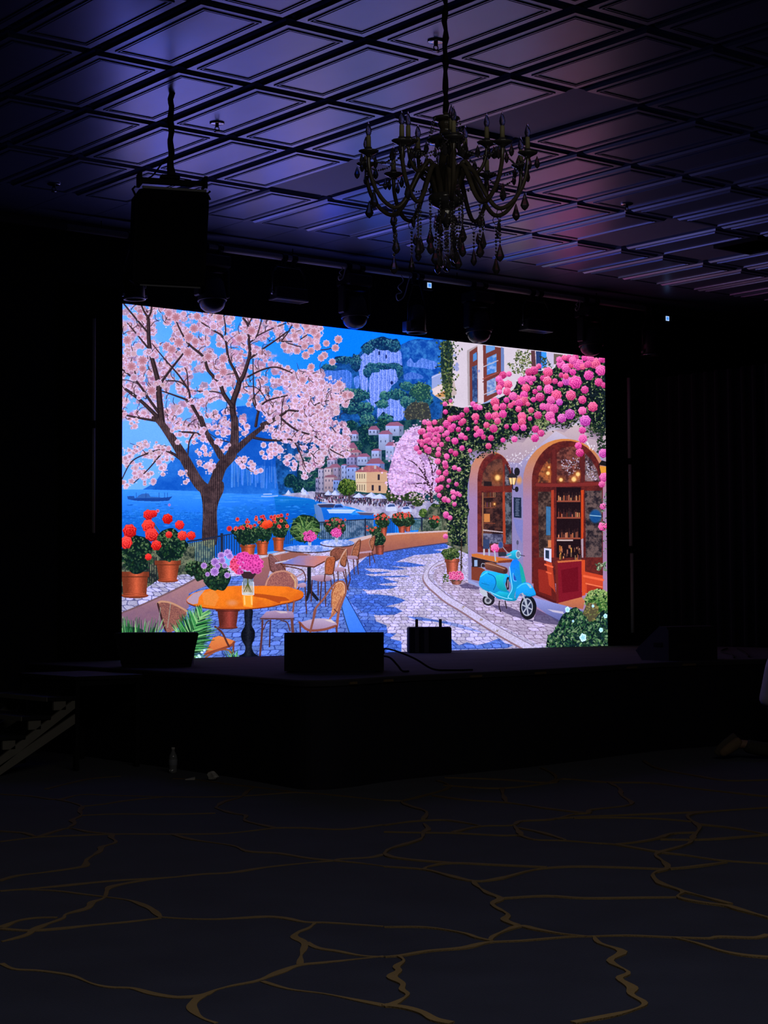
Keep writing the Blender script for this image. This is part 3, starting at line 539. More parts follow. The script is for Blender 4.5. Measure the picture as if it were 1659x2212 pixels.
    # ---- street and pavement
    def cobble(lit, joint, N=15.0, K=27.0, vx=830.0, vy=1092.0, sd=3):
        def f(x, y, sl):
            v = np.log(np.maximum(y-vy, 4))*K; u = (x-vx)/np.maximum(y-vy, 4)*N
            u = u+.25*np.sin(v*1.7+u*.3)
            iu = np.floor(u); iv = np.floor(v); best = np.full(u.shape, 9.0); sec = best.copy(); bid = np.zeros(u.shape)
            for du in (-2, -1, 0, 1):
                for dv in (-1, 0, 1):
                    a = iu+du; b = iv+dv; h = np.sin(a*127.1+b*311.7+sd)*43758.5; h = h-np.floor(h); h2 = np.sin(a*269.5+b*183.3+sd)*43758.5; h2 = h2-np.floor(h2)
                    d = np.maximum(np.abs(a+.5+(h-.5)*.45+.5*(b-2*np.floor(b/2))-u), np.abs(b+.5+(h2-.5)*.4-v))+.35*np.hypot(a+.5+(h-.5)*.45+.5*(b-2*np.floor(b/2))-u, b+.5+(h2-.5)*.4-v)
                    n = d < best; sec = np.where(n, best, np.minimum(sec, d)); bid = np.where(n, h, bid); best = np.where(n, d, best)
            e = np.clip((sec-best)/.22, 0, 1)
            br = (.86+.24*bid+(N3[sl]-.5)*.16)
            c = np.array(lit, np.float32)/255*br[..., None]
            return np.clip(np.array(joint, np.float32)/255*(1-e[..., None])+c*e[..., None], 0, 1)
        return f
    SUN = cobble((204, 194, 232), (104, 96, 142), 15.5, 37.0); SHD = cobble((78, 116, 218), (30, 52, 138), 15.5, 37.0); TER = cobble((104, 134, 224), (38, 56, 128), 13.5, 31.0, sd=9); PAV = cobble((196, 180, 216), (110, 90, 122), 14.0, 33.0, sd=5)
    poly([(560, 1200), (700, 1180), (800, 1185), (870, 1180), (960, 1168), (1020, 1190), (1322, 1330), (1322, 1432), (255, 1432), (255, 1320), (400, 1250)], SUN)
    poly([(300, 1310), (440, 1250), (560, 1240), (640, 1255), (750, 1250), (790, 1280), (840, 1432), (255, 1432)], TER)
    # shade on the street
    poly(T(8, [(640, 420), (700, 330), (860, 190), (1010, 150), (1300, 105), (1659, 60), (1659, 110), (1530, 130), (1659, 150), (1480, 170), (1330, 180), (1200, 225), (1140, 250), (1250, 250), (1450, 285), (1280, 300), (1080, 290), (1260, 320), (1100, 330), (980, 315), (830, 315), (900, 350), (1050, 345), (1100, 350), (1000, 365), (830, 370), (900, 390), (1270, 385), (1280, 395), (1010, 405), (1080, 430), (1180, 450), (960, 470), (1010, 480), (1170, 490), (1090, 515), (880, 530), (700, 500), (660, 470)]), SHD)
    poly(T(8, [(660, 600), (760, 570), (950, 570), (1120, 590), (1240, 630), (1180, 660), (1040, 690), (1140, 700), (1210, 740), (1130, 775), (960, 780), (820, 750), (720, 680)]), SHD)
    poly(T(8, [(790, 820), (920, 830), (1050, 880), (1060, 960), (1150, 960), (1080, 1010), (1200, 1040), (1200, 1140), (1000, 1244), (850, 1000)]), SHD)
    poly(T(8, [(1250, 790), (1400, 800), (1560, 830), (1659, 850), (1659, 865), (1500, 840), (1350, 830)]), SHD, None, .8)
    poly(T(9, [(0, 1040), (80, 1010), (160, 1080), (240, 1050), (340, 1080), (460, 1050), (560, 1010), (620, 1060), (700, 1080), (640, 1110), (0, 1130)]), SHD, None, .85); poly(T(9, [(0, 830), (200, 880), (420, 960), (220, 920), (0, 860)]), SHD, None, .5)
    # drain strip
    poly([(640, 570), (690, 660), (850, 950), (680, 950), (610, 700)], grad((84, 142, 246), (64, 126, 240), 1290, 1370), 8); stroke([(640, 575), (700, 680), (850, 950)], 1.6, (26, 52, 120), 8); stroke([(605, 700), (640, 830), (680, 950)], 2, (44, 70, 110), 8)
    # right-hand pavement beyond the kerb
    poly(T(8, [(1659, 250), (1600, 270), (1530, 330), (1510, 400), (1560, 470), (1659, 560)])+T(9, [(0, 530), (400, 800), (960, 1080), (1659, 1100), (1659, 700), (900, 600), (300, 430), (0, 420)]), PAV)
    kerb = T(8, [(1620, 245), (1540, 275), (1470, 330), (1440, 400), (1480, 470), (1560, 540), (1659, 620)])+T(9, [(200, 710), (420, 850), (640, 980), (880, 1110)])
    stroke([(x-2.6, y+3.2) for x, y in kerb], (6, 8, 10, 12, 14, 16), (142, 112, 126)); stroke(kerb, (6, 9, 11, 13, 15, 17), mott((190, 180, 218), (212, 202, 234), .3, .7, N3)); stroke([(x+5, y-5) for x, y in kerb], (1, 1.4), (116, 98, 130))
    for x, y in T(9, [(380, 820), (540, 930), (205, 700)]): leaves([(x-4, y-2), (x+4, y-2), (x+4, y+3), (x-4, y+3)], 9, 1.2, ((120, 100, 70), (150, 126, 104)))
    poly([(925, 1095), (1015, 1095), (1015, 1200), (960, 1175), (900, 1150)], mott((44, 60, 50), (120, 120, 104)))
    # ---- terrace wall
    poly(T(8, [(540, 110), (700, 60), (860, 10), (930, -10), (1659, -60), (1659, 55), (1300, 100), (1010, 150), (860, 190), (760, 230), (650, 210), (500, 200)]), grad((190, 120, 92), (150, 92, 88), 1150, 1195, 'y', .3))
    poly(T(5, [(640, 1210), (900, 1150), (1100, 1135), (1659, 1108), (1659, 1124), (1150, 1150), (900, 1180), (700, 1244)]), (206, 180, 190)); stroke(T(8, [(860, 195), (1010, 155), (1300, 105), (1659, 58)]), 2, (70, 60, 100))
    poly(T(7, [(1340, 210), (1659, 130), (1659, 330), (1500, 340), (1460, 490), (1340, 480)]), grad((170, 112, 106), (136, 92, 104), 1190, 1270)); poly(T(8, [(0, 180), (110, 140), (320, 180), (180, 190), (0, 250)]), (150, 98, 92)); poly(T(7, [(1230, 200), (1480, 175), (1659, 140), (1659, 160), (1400, 215), (1340, 220)]), mott((170, 160, 190), (206, 198, 226)))
    # ---- railing
    RL = (36, 44, 70)
    poly(T(7, [(650, 70), (960, 20), (960, 230), (820, 330), (660, 330)]), mott((70, 96, 90), (150, 160, 120)), None, .85)
    for x in np.arange(690, 1010, 22): stroke([(x, 60-(x-690)*.16), (x, 360-(x-690)*.55)], 1.6, RL, 7, 1, False)
    stroke([(690, 45), (850, 20), (1020, -10)], 3.4, RL, 7); rect(475, 1152, 481, 1205, RL); rect(393, 1175, 402, 1240, RL)
    for x in np.arange(1050, 1210, 25): stroke([(x, -20), (x, 170)], 1.6, RL, 7, 1, False)
    stroke([(1010, -10), (1150, -35)], 2, RL, 7)
    poly(T(5, [(380, 1030), (840, 1000), (920, 1000), (920, 1150), (640, 1200), (380, 1200)]), mott((70, 84, 90), (170, 170, 176)), None, .7)
    poly(T(5, [(1300, 1000), (1600, 990), (1600, 1100), (1290, 1110)]), mott((70, 90, 70), (160, 170, 150)), None, .75)
    for x in np.arange(385, 925, 20): stroke([(x, 1025-(x-385)*.05), (x, 1200-(x-385)*.1)], 1.1, RL, 5, 1, False)
    for x in np.arange(1040, 1160, 18): stroke([(x, 995), (x, 1130)], 1.0, RL, 5, 1, False)
    for x in np.arange(1300, 1520, 18): stroke([(x, 990), (x, 1105)], 1.0, RL, 5, 1, False)
    stroke([(380, 1030), (650, 1010), (920, 998), (1140, 992), (1520, 985)], 2, RL, 5); rect(786, 1120, 789, 1158, RL); rect(908, 1118, 911, 1146, RL)
    for x in np.arange(40, 120, 18): stroke([(x, 1120), (x, 1244)], 1.1, RL, 5, 1, False)
    poly([(255, 1190), (420, 1180), (420, 1250), (255, 1290)], mott((34, 48, 48), (120, 126, 104)))
    # ---- left planter ledge
    poly([(0, 760), (0, 560), (40, 600), (290, 500), (390, 430), (640, 370), (820, 380), (600, 500), (300, 640), (60, 740)], cobble((190, 186, 226), (70, 70, 120), 9, 17, 200, 1120, 4), 7)
    poly([(0, 760), (60, 740), (300, 640), (600, 500), (820, 385), (880, 480), (700, 560), (700, 700), (480, 900), (300, 960), (0, 980)], grad((176, 130, 134), (120, 92, 124), 1245, 1365, 'y', .35), 7)
    stroke([(0, 768), (60, 745), (300, 645), (600, 505), (820, 388)], 3.4, (120, 92, 100), 7)
    for x in np.arange(290, 400, 22): stroke([(x, 200), (x, 450)], 1.8, (30, 30, 44), 7, 1, False)
    # ---- planters
    GRN = ((22, 48, 40), (34, 66, 46), (60, 92, 62), (96, 122, 84)); POT = (196, 92, 62)
    def pot(cx, y0, w0, y1, w1, col=POT, saucer=True):
        sh = lambda x, y, sl: mix(np.array(col)*.62, np.array(col)*1.1, np.clip(.95-np.abs((x-cx-w0*.12)/w0)*1.5+(N3[sl]-.5)*.2, 0, 1))
        poly([(cx-w0*.92, y0), (cx+w0*.92, y0), (cx+w1, y1), (cx-w1, y1)], sh); ell(cx, y1, w1, w1*.16, sh)
        rect(cx-w0, y0, cx+w0, y0+(y1-y0)*.2, sh); rect(cx-w0, y0+(y1-y0)*.2, cx+w0, y0+(y1-y0)*.24, tuple(np.array(col)*.5))
        if saucer: ell(cx, y1+w1*.1, w1*1.18, w1*.22, tuple(np.array(col)*.62)); ell(cx, y1+w1*.02, w1*1.1, w1*.16, tuple(np.array(col)*.9)); poly([(cx-w1, y1-1), (cx+w1, y1-1), (cx+w1*.98, y1+w1*.06), (cx-w1*.98, y1+w1*.06)], sh)
    def geran(cx, cy, rx, ry, flws, n=120, size=3.2, col=(226, 40, 40)):
        bush(cx, cy, rx, ry, n, size, (14, 34, 36), GRN)
        for x, y, r in flws:
            if r > 6: rose(x, y, r, col)
            else: flower(x, y, r, tuple(np.array(col)*.7), col, (255, 110, 96))
    pot(362, 1211, 28, 1252, 19); geran(367, 1178, 34, 34, [], 190); pot(291, 1235, 31, 1284, 25); geran(296, 1198, 36, 38, [], 190)
    stroke([(318, 1120), (330, 1130), (345, 1150)], 2, (70, 90, 60))
    for x, y, r in ((280, 1147, 14.5), (272, 1172, 13.5), (320, 1136, 14), (327, 1155, 14), (320, 1112, 11), (331, 1110, 8), (361, 1121, 11), (387, 1134, 10), (364, 1155, 7.5), (393, 1157, 10.5), (412, 1157, 9.5), (337, 1178, 11), (320, 1203, 7.5)): rose(x, y, r, (232, 42, 40))
    flower(340, 1104, 4, (200, 60, 90), (236, 110, 140), (240, 150, 190)); flower(365, 1091, 3.2, (150, 110, 200), (180, 130, 220), (200, 150, 230))
    for cx, y0, w0, y1 in ((534, 1176, 17, 1203), (565, 1168, 14, 1196), (600, 1161, 13, 1188)): pot(cx, y0, w0, y1, w0*.74, (214, 102, 66))
    for cx, cy, rx, ry in ((532, 1155, 28, 23), (569, 1148, 18, 24), (602, 1138, 19, 24)): bush(cx, cy, rx, ry, 130, 2.6, (18, 40, 38), GRN)
    for _ in range(46):
        x = rg.uniform(505, 622); y = 1133+rg.uniform(-14, 14)-(x-505)*.08; flower(x, y, rg.uniform(2.6, 4.4), (170, 30, 50), (232, 60, 60) if rg.rand() < .7 else (250, 110, 60), (250, 130, 120))
    flower(494, 1142, 6, (190, 30, 40), (226, 44, 54), (240, 90, 90)); rose(572, 1134, 9, (240, 80, 40)); rose(580, 1132, 8, (240, 70, 40))
    bush(657, 1142, 32, 30, 40, 3, (24, 48, 34), GRN, .05)
    for _ in range(170):
        a = rg.uniform(-3.3, .2); L = rg.uniform(20, 36); x, y = 657+rg.randn()*5, 1150+rg.randn()*8
        stroke([(x, y), (x+L*.6*math.cos(a), y+L*.75*math.sin(a)), (x+L*math.cos(a), y+L*.85*math.sin(a)+4)], (1.7, .7), jit(((40, 74, 46), (84, 118, 66), (122, 150, 92))[rg.randint(3)], 8))
    bush(722, 1137, 22, 19, 110, 2.6, (26, 44, 40), GRN)
    for x, y in rnd_in([(700, 1120), (745, 1120), (748, 1140), (735, 1150), (700, 1130)], 18): flower(x, y, 2.6, (160, 50, 60), (206, 84, 90), (226, 130, 130))
    for cx, y0, w0, y1 in ((826, 1138, 9, 1157), (866, 1136, 9, 1150), (879, 1134, 7, 1148)): pot(cx, y0, w0, y1, w0*.7, (196, 96, 78), False)
    for cx, cy, rx, ry in ((824, 1126, 15, 15), (862, 1122, 17, 15), (880, 1124, 12, 14), (808, 1146, 13, 9), (936, 1128, 12, 13), (815, 1164, 15, 14)): bush(cx, cy, rx, ry, 70, 2.2, (30, 44, 34), GRN)
    for cx, cy, w, n in ((822, 1116, 16, 18), (866, 1112, 18, 24), (800, 1140, 10, 8), (936, 1120, 10, 12)):
        for _ in range(n): flower(cx+rg.uniform(-w, w), cy+rg.uniform(-5, 7), 2.4, (170, 50, 50), (232, 88, 80), (250, 150, 130))
    pot(818, 1177, 10, 1197, 8, (170, 88, 78), False); bush(815, 1166, 15, 12, 70, 2.2, (20, 40, 36), GRN)

    # ---- tables and chairs
    CH = (150, 92, 76); CD = (84, 48, 46); CL = (206, 158, 142)
    def seat(pts, t=8): blob(pts, grad((196, 164, 196), (140, 104, 130), T(t, pts)[0][1]-4, T(t, pts)[0][1]+14), t)
    # far round tables with settings
    for cx, cy, w, h in ((275, 115, 250, 34), (560, 60, 170, 34)):
        ell(605+cx/4.608, 1160+(cy+10)/4.608, w/4.608, h/4.608, (70, 50, 60)); ell(605+cx/4.608, 1160+cy/4.608, w/4.608, h/4.608, mott((110, 140, 222), (196, 204, 240)))
        for _ in range(26): stroke([(605+(cx+rg.uniform(-w, w)*.7)/4.608, 1160+(cy-rg.uniform(0, 34))/4.608)]*2, rg.uniform(1.2, 2.6), jit((190, 206, 250), 10), None, .8)
    for cx, cy, r in ((667, 1158, 15), (725, 1151, 12)):
        ell(cx, cy+14, 4, 7, (170, 180, 210))
        bush(cx, cy, r, r*.8, 20, 2, (120, 30, 90), ((200, 60, 150), (236, 110, 200)))
        for _ in range(40):
            a = rg.rand()*6.28; d = math.sqrt(rg.rand())*.95; flower(cx+r*d*math.cos(a), cy+r*.75*d*math.sin(a), 2.8, (186, 40, 130), (232, 84, 176), (250, 160, 220))
    # far chairs
    def chairback(pts, t=8, col=(176, 110, 84)):
        blob(pts, mott(tuple(np.array(col)*.8), col, .3, .7, N3), t); q = T(t, pts); stroke(q+[q[0]], 1.8, CD); stroke([(x-.7, y-.5) for x, y in q[:len(q)//2+1]], 1.0, CL)
    poly([(770, 150), (900, 135), (905, 155), (780, 165)], (186, 150, 176), 8); chairback([(905, 130), (880, 60), (900, 10), (935, -10), (930, 60), (915, 130)])
    for a, b in (((775, 160), (765, 270)), ((880, 160), (885, 285)), ((905, 155), (935, 255))): stroke([a, b], 1.8, CD, 8)
    chairback([(700, 190), (720, 110), (760, 45), (790, 30), (785, 110), (760, 195)]); seat([(660, 185), (750, 190), (765, 215), (720, 225), (655, 215)])
    for a, b in (((660, 225), (690, 420)), ((720, 225), (730, 370)), ((755, 220), (770, 370))): stroke([a, b], 2, CD, 8)
    chairback([(490, 180), (500, 140), (560, 105), (640, 120), (640, 160), (560, 230), (520, 230)], 8, (150, 90, 76)); chairback([(590, 250), (610, 180), (650, 125), (655, 200), (640, 290), (600, 280)])
    stroke([(560, 330), (575, 270), (600, 200), (650, 120)], 2.4, CL, 8); seat([(510, 310), (600, 300), (640, 320), (620, 345), (520, 340)])
    for a, b in (((520, 340), (540, 520)), ((565, 345), (570, 440)), ((620, 345), (670, 530)), ((640, 320), (660, 500)), ((690, 420), (660, 520))): stroke([a, b], 2.2, CD, 8)
    # square table
    poly([(0, 265), (180, 185), (520, 190), (330, 300)], grad((108, 130, 226), (204, 128, 120), 605, 690, 'x', .3), 8); stroke([(0, 268), (330, 300), (525, 195)], 2.6, (96, 52, 46), 8, 1, False)
    poly([(262, 300), (298, 298), (300, 520), (380, 620), (360, 640), (290, 560), (262, 640), (240, 640), (262, 540)], (30, 30, 44), 8)
    chairback([(440, 370), (440, 270), (460, 210), (520, 195), (540, 215), (530, 300), (510, 370)], 8, (190, 104, 70)); seat([(305, 390), (400, 375), (490, 395), (500, 430), (400, 445), (310, 420)])
    for a, b in (((310, 430), (300, 640)), ((440, 440), (445, 690)), ((495, 430), (515, 560)), ((370, 445), (370, 580)), ((405, 445), (390, 640)), ((440, 370), (430, 440))): stroke([a, b], 2.4, CD, 8)
    stroke([(0, 285), (100, 300), (210, 330), (245, 400), (240, 450)], 2.2, CD, 8); stroke([(150, 400), (220, 360)], 3, (170, 130, 150), 8); seat([(160, 470), (220, 455), (250, 470), (240, 500), (170, 500)])
    for a, b in (((240, 500), (255, 760)), ((180, 500), (170, 520))): stroke([a, b], 2.4, CD, 8)
    # left chairs behind the round table
    chairback([(1490, 200), (1500, 170), (1530, 180), (1590, 240), (1659, 330), (1620, 340), (1520, 340)], 7, (140, 92, 96)); stroke([(1560, 260), (1659, 240)], 3, (190, 190, 226), 7)
    poly(T(7, [(1460, 490), (1480, 430), (1520, 370), (1600, 345)])+T(8, [(60, 345), (130, 390), (150, 440), (150, 510), (0, 500)]), mott((140, 86, 90), (168, 108, 100), .3, .7, N3)); stroke(T(7, [(1460, 490), (1480, 430), (1530, 365), (1610, 340)])+T(8, [(60, 345), (130, 385), (160, 440), (150, 510)]), 3.2, (196, 140, 124)); stroke(T(8, [(100, 380), (140, 440), (140, 500)]), 3, (214, 168, 130))
    # big pots under the table
    pot(491, 1310, 26, 1353, 18, (150, 66, 58))
    # round wooden table
    top = T(7, [(675, 620), (740, 560), (900, 515), (1100, 488), (1340, 484), (1659, 492)])+T(8, [(100, 505), (200, 535), (226, 570), (200, 610), (100, 645), (0, 665)])+T(7, [(1500, 690), (1300, 712), (1100, 716), (920, 708), (760, 680), (690, 650)])
    top = smooth(top+[top[0]], 4); poly([(x, y+2.2) for x, y in top], (120, 48, 24)); poly(top, lambda x, y, sl: mix((238, 128, 36), (216, 96, 30), np.clip((N1[sl]-.35)*2.2+(y-1290)/90, 0, 1)))
    poly(T(7, [(678, 625), (740, 565), (860, 525), (800, 600), (790, 660), (740, 670), (690, 648)]), (166, 166, 226), None, .75); poly(T(7, [(830, 560), (950, 520), (1000, 600), (960, 690), (850, 670)]), (236, 150, 80), None, .6); ell(500, 1302, 16, 9, (226, 160, 150), .5, .7)
    poly(T(7, [(1340, 560), (1450, 570), (1659, 600)])+T(8, [(60, 610), (90, 630), (0, 640)])+T(7, [(1600, 660), (1460, 610), (1340, 590)]), (176, 72, 28), None, .85); poly(T(7, [(1232, 580), (1340, 580), (1330, 700), (1240, 690)]), (250, 176, 60), None, .7)
    for dx in (1250, 1320): stroke([(dx, 590), (dx+5, 670)], 3, (250, 214, 150), 7, .8)
    blob([(1250, 725), (1330, 722), (1330, 800), (1325, 880), (1355, 940), (1350, 1010), (1325, 1080), (1345, 1150), (1390, 1190), (1200, 1190), (1250, 1150), (1260, 1090), (1225, 1020), (1220, 950), (1255, 880), (1250, 800)], lambda x, y, sl: mix((14, 18, 32), (52, 56, 72), np.clip(.9-np.abs(x-535)/9+(N3[sl]-.5)*.4, 0, 1)*.6), 7)
    # vase and flowers
    poly([(1240, 400), (1325, 400), (1340, 440), (1345, 560), (1330, 575), (1240, 575), (1228, 560), (1230, 450)], mott((120, 130, 130), (196, 206, 210)), 7, .75)
    for x in (1255, 1275, 1295, 1310): stroke([(x, 360), (1285, 440), (1280+(x-1280)*1.2, 540)], 1.6, (84, 92, 40), 7)
    stroke([(1232, 450), (1230, 555), (1245, 574), (1335, 574), (1344, 555), (1342, 450)], 1.4, (226, 232, 244), 7); stroke([(1235, 560), (1340, 560)], 3, (206, 224, 240), 7, .8)
    poly([(1200, 340), (1380, 350), (1330, 420), (1240, 410)], (60, 40, 50), 7)
    for _ in range(170):
        a = rg.rand()*6.28; d = math.sqrt(rg.rand()); x, y = 532+34*d*math.cos(a), 1219+24*d*math.sin(a); dk = (y-1219)/24
        if dk > .55 and abs(x-532) < 12: continue
        col = np.array((238, 66, 176))*(1-max(0, dk)*.15) if x > 512 else np.array((240, 70, 120)); flower(x, y, rg.uniform(3.4, 5), col*.72, col, col*.5+np.array((255, 170, 232))*.5)
    # purple hydrangea
    bush(466, 1243, 30, 30, 160, 3.4, (18, 38, 36), GRN); bush(432, 1233, 22, 20, 90, 3, (26, 44, 34), GRN); bush(415, 1227, 16, 16, 60, 3, (16, 30, 28), GRN)
    for x, y, r in T2([(850, 285, 32), (960, 250, 42), (1020, 185, 36), (1085, 160, 40), (1105, 190, 34), (1030, 235, 34), (955, 345, 44), (1055, 285, 28), (1080, 380, 30), (885, 370, 24), (985, 290, 30), (1080, 150, 26)], 7): flower(x, y, r, (140, 96, 186), (180, 134, 216), (214, 178, 240), 9)
    # chair under the round table, left, and the foreground seats
    blob([(395, 660), (440, 635), (560, 670), (680, 740), (640, 830), (560, 930), (460, 920)], mott((128, 82, 82), (158, 104, 92), .3, .7, N3), 7); stroke([(390, 660), (430, 640), (540, 660), (680, 735)], 4, (196, 146, 120), 7); stroke([(392, 660), (430, 800), (470, 930)], 3.4, (60, 36, 40), 7)
    poly([(860, 1160), (940, 1000), (1000, 980), (1150, 1030), (1110, 1080), (880, 1170)], grad((232, 136, 78), (206, 108, 64), 1375, 1410), 7); stroke([(860, 1165), (1100, 1085), (1150, 1045)], 5, (140, 70, 50), 7); stroke([(870, 1195), (980, 1130), (1080, 1120), (1130, 1160)], 3.4, (150, 84, 60), 7); stroke([(960, 890), (1030, 950), (1075, 1040), (1100, 1090)], 4, (92, 50, 46), 7); stroke([(1145, 1050), (1140, 1150)], 4, (120, 66, 54), 7)
    # second foreground chair (left of the strip)
    sp = T(7, [(1410, 805), (1470, 740), (1560, 730), (1659, 738)])+T(8, [(40, 735), (120, 740), (132, 790), (120, 815)])+T(7, [(1659, 815), (1420, 818)])
    poly(sp, grad((176, 148, 184), (140, 112, 150), 1320, 1338)); stroke(T(7, [(1410, 812), (1659, 815)])+T(8, [(125, 812)]), 3, (92, 56, 56), None, 1, False); poly(T(7, [(1560, 740), (1659, 738)])+T(8, [(70, 755), (0, 760)]), (226, 206, 206), None, .7)
    stroke([(1430, 830), (1425, 960), (1405, 1190)], 4, (96, 54, 54), 7); stroke([(1510, 830), (1500, 1090)], 3, (70, 44, 52), 7); stroke([(110, 820), (115, 900), (120, 950)], 6, (108, 66, 66), 8); stroke([(1440, 920), (1470, 850), (1500, 830)], 2, (84, 48, 50), 7); stroke([(0, 830), (60, 850), (90, 930)], 2.4, (84, 52, 54), 8)
    stroke([(60, 660), (70, 730)], 3, (130, 84, 80), 8); stroke([(130, 640), (120, 740)], 4, (140, 84, 74), 8)
    # woven chair in front
    blob([(510, 700), (500, 560), (540, 470), (590, 445), (635, 470), (640, 560), (600, 680), (560, 740), (500, 800)], mott((186, 116, 84), (222, 156, 112), .3, .7, N3), 8)
    stroke([(555, 890), (580, 720), (640, 560), (635, 470), (590, 442), (520, 480), (420, 620), (340, 720), (320, 830), (295, 940)], (6, 4, 4, 4), (150, 92, 80), 8); stroke([(545, 470), (590, 450), (628, 480), (630, 560)], 1.6, (236, 190, 160), 8); stroke([(500, 700), (510, 560), (540, 490)], 2, (140, 80, 66), 8); stroke([(485, 815), (540, 730), (600, 600)], 3.6, (170, 106, 86), 8); stroke([(530, 720), (560, 750)], 2, (90, 50, 46), 8)
    blob([(190, 850), (320, 815), (450, 812), (545, 850), (540, 890), (420, 920), (270, 925)], grad((190, 170, 206), (160, 132, 170), 1335, 1360), 8); poly([(430, 825), (500, 818), (545, 860), (500, 850)], (232, 210, 206), 8, .8)
    stroke([(185, 850), (270, 925), (420, 922), (545, 885)], 5, (140, 78, 66), 8); stroke([(190, 860), (195, 960)], 3, (96, 52, 50), 8); stroke([(552, 890), (555, 960)], 4, (110, 62, 58), 8); stroke([(345, 730), (320, 830), (290, 950)], 4.4, (136, 82, 74), 8)

    # ---- shop building
    wallc = lambda x, y, sl: mix((218, 204, 224), (142, 134, 186), np.clip((y-905)/120+(N1[sl]-.5)*.4, 0, 1))
    poly([(972, 735), (1322, 735), (1322, 1330), (1300, 1330), (1010, 1260), (1008, 1100), (1000, 950), (975, 880)], wallc)
    poly([(1100, 950), (1322, 900), (1322, 1010), (1290, 980), (1200, 930), (1120, 1000), (1020, 990)], (190, 146, 132), None, .35)
    poly([(0, 620), (100, 680), (100, 800), (0, 800)], (230, 200, 180), 3); poly([(940, 810), (975, 800), (985, 850), (960, 870), (932, 850)], (196, 176, 176)); poly([(1500, 700), (1640, 640), (1659, 740), (1500, 830)], (150, 164, 224), 2); poly([(1500, 830), (1659, 750), (1659, 830), (1530, 895)], (228, 206, 214), 2); poly([(1530, 895), (1659, 830), (1659, 900), (1580, 910)], (204, 146, 96), 2); stroke([(1500, 715), (1640, 650)], 1.2, (220, 220, 240), 2)
    def window(fr, panes, t=3):
        poly(fr, (120, 62, 60), t)
        for p_, c in panes: poly(p_, c, t)
    poly([(240, 165), (350, 110), (385, 110), (380, 700), (250, 715)], (176, 162, 172), 3)
    window([(265, 180), (345, 125), (350, 690), (270, 715)], [([(300, 205), (338, 180), (340, 255), (300, 280)], (84, 140, 214)), ([(290, 330), (340, 310), (345, 680), (295, 690)], mott((44, 64, 116), (90, 124, 176)))])
    poly([(345, 105), (400, 110), (405, 690), (350, 690)], (222, 206, 222), 3)
    window([(400, 110), (600, 140), (610, 380), (560, 600), (410, 690)], [([(430, 115), (520, 120), (520, 155), (430, 195)], (110, 160, 230)), ([(440, 240), (535, 195), (535, 380), (440, 410)], mott((70, 130, 220), (150, 176, 230))), ([(440, 470), (530, 430), (535, 580), (440, 620)], mott((90, 120, 190), (160, 176, 220)))])
    poly([(580, 130), (610, 140), (612, 370), (580, 380)], (110, 130, 190), 3)
    for y in (330, 450, 610): stroke([(400, y), (550, y-65)], 2, (196, 186, 206) if y != 450 else (160, 84, 80), 3)
    stroke([(400, 480), (550, 400)], 2.4, (110, 56, 56), 3); poly([(400, 690), (550, 630), (560, 660), (400, 715)], (146, 166, 220), 3)
    poly([(880, 165), (920, 165), (935, 380), (890, 380)], (96, 60, 70), 3); poly([(930, 170), (985, 175), (985, 360), (935, 360)], (40, 66, 120), 3); poly([(985, 175), (1035, 180), (1035, 330), (985, 340)], (58, 150, 246), 3); poly([(1040, 180), (1110, 190), (1110, 330), (1040, 330)], (196, 186, 220), 3); poly([(1110, 195), (1200, 205), (1200, 300), (1110, 300)], (110, 96, 90), 3)
    for x, y, r in ((135, 330, 30), (115, 215, 10), (360, 370, 10)): bush(955+x/4.608, 720+y/4.608, r/4.608, r/4.608, 8, 2, (150, 156, 214), ((160, 164, 220),), .3)
    def arch(x0, x1, ys, yb, h, n=14):
        cx, r = (x0+x1)/2, (x1-x0)/2
        return [(x0, yb)]+[(cx-r*math.cos(a), ys-h*math.sin(a)) for a in np.linspace(0, math.pi, n)]+[(x1, yb)]
    WD = (112, 44, 40); WR = (160, 62, 44); DK = (38, 24, 30)
    # small arched window
    poly(T(6, arch(262, 690, 440, 1240, 260)), grad((206, 134, 96), (160, 128, 176), 975, 1080)); poly(T(6, arch(345, 690, 460, 1190, 260)), mott((88, 34, 40), (120, 48, 46)))
    poly(T(6, [(385, 525), (400, 400), (450, 310), (520, 260), (590, 260), (605, 400), (605, 530)]), mott((74, 46, 46), (120, 74, 62))); poly(T(6, [(620, 300), (660, 380), (680, 520), (620, 525)]), mott((60, 60, 72), (128, 124, 140)))
    poly(T(6, [(385, 590), (600, 590), (600, 1100), (385, 1130)]), mott((44, 28, 34), (92, 56, 52))); poly(T(6, [(620, 590), (688, 590), (688, 1110), (620, 1110)]), mott((40, 44, 56), (104, 110, 124)))
    rect(1031, 1050, 1104, 1060, WD); rect(1085, 1000, 1088, 1180, (128, 52, 44)); poly(T(6, [(596, 590), (618, 580), (628, 1100), (598, 1090)]), (170, 70, 48)); rect(1040, 1064, 1043, 1180, (150, 104, 80))
    for y in (640, 745, 900): stroke([(410, y), (520, y)], 1.6, (140, 74, 56), 6)
    for x in np.arange(420, 520, 16):
        for y in (620, 720): rect(955+x/4.6, 935+(y-30)/4.6, 955+(x+9)/4.6, 935+(y+18)/4.6, jit((120, 76, 66), 22))
    rect(1044, 1110, 1057, 1128, (206, 130, 76)); rect(1044, 1040, 1061, 1050, (40, 30, 36)); poly(T(6, [(400, 960), (600, 985), (600, 995), (400, 975)]), (190, 170, 180)); poly(T(6, [(400, 1000), (600, 1010), (600, 1090), (400, 1110)]), mott((60, 60, 90), (120, 120, 150)))
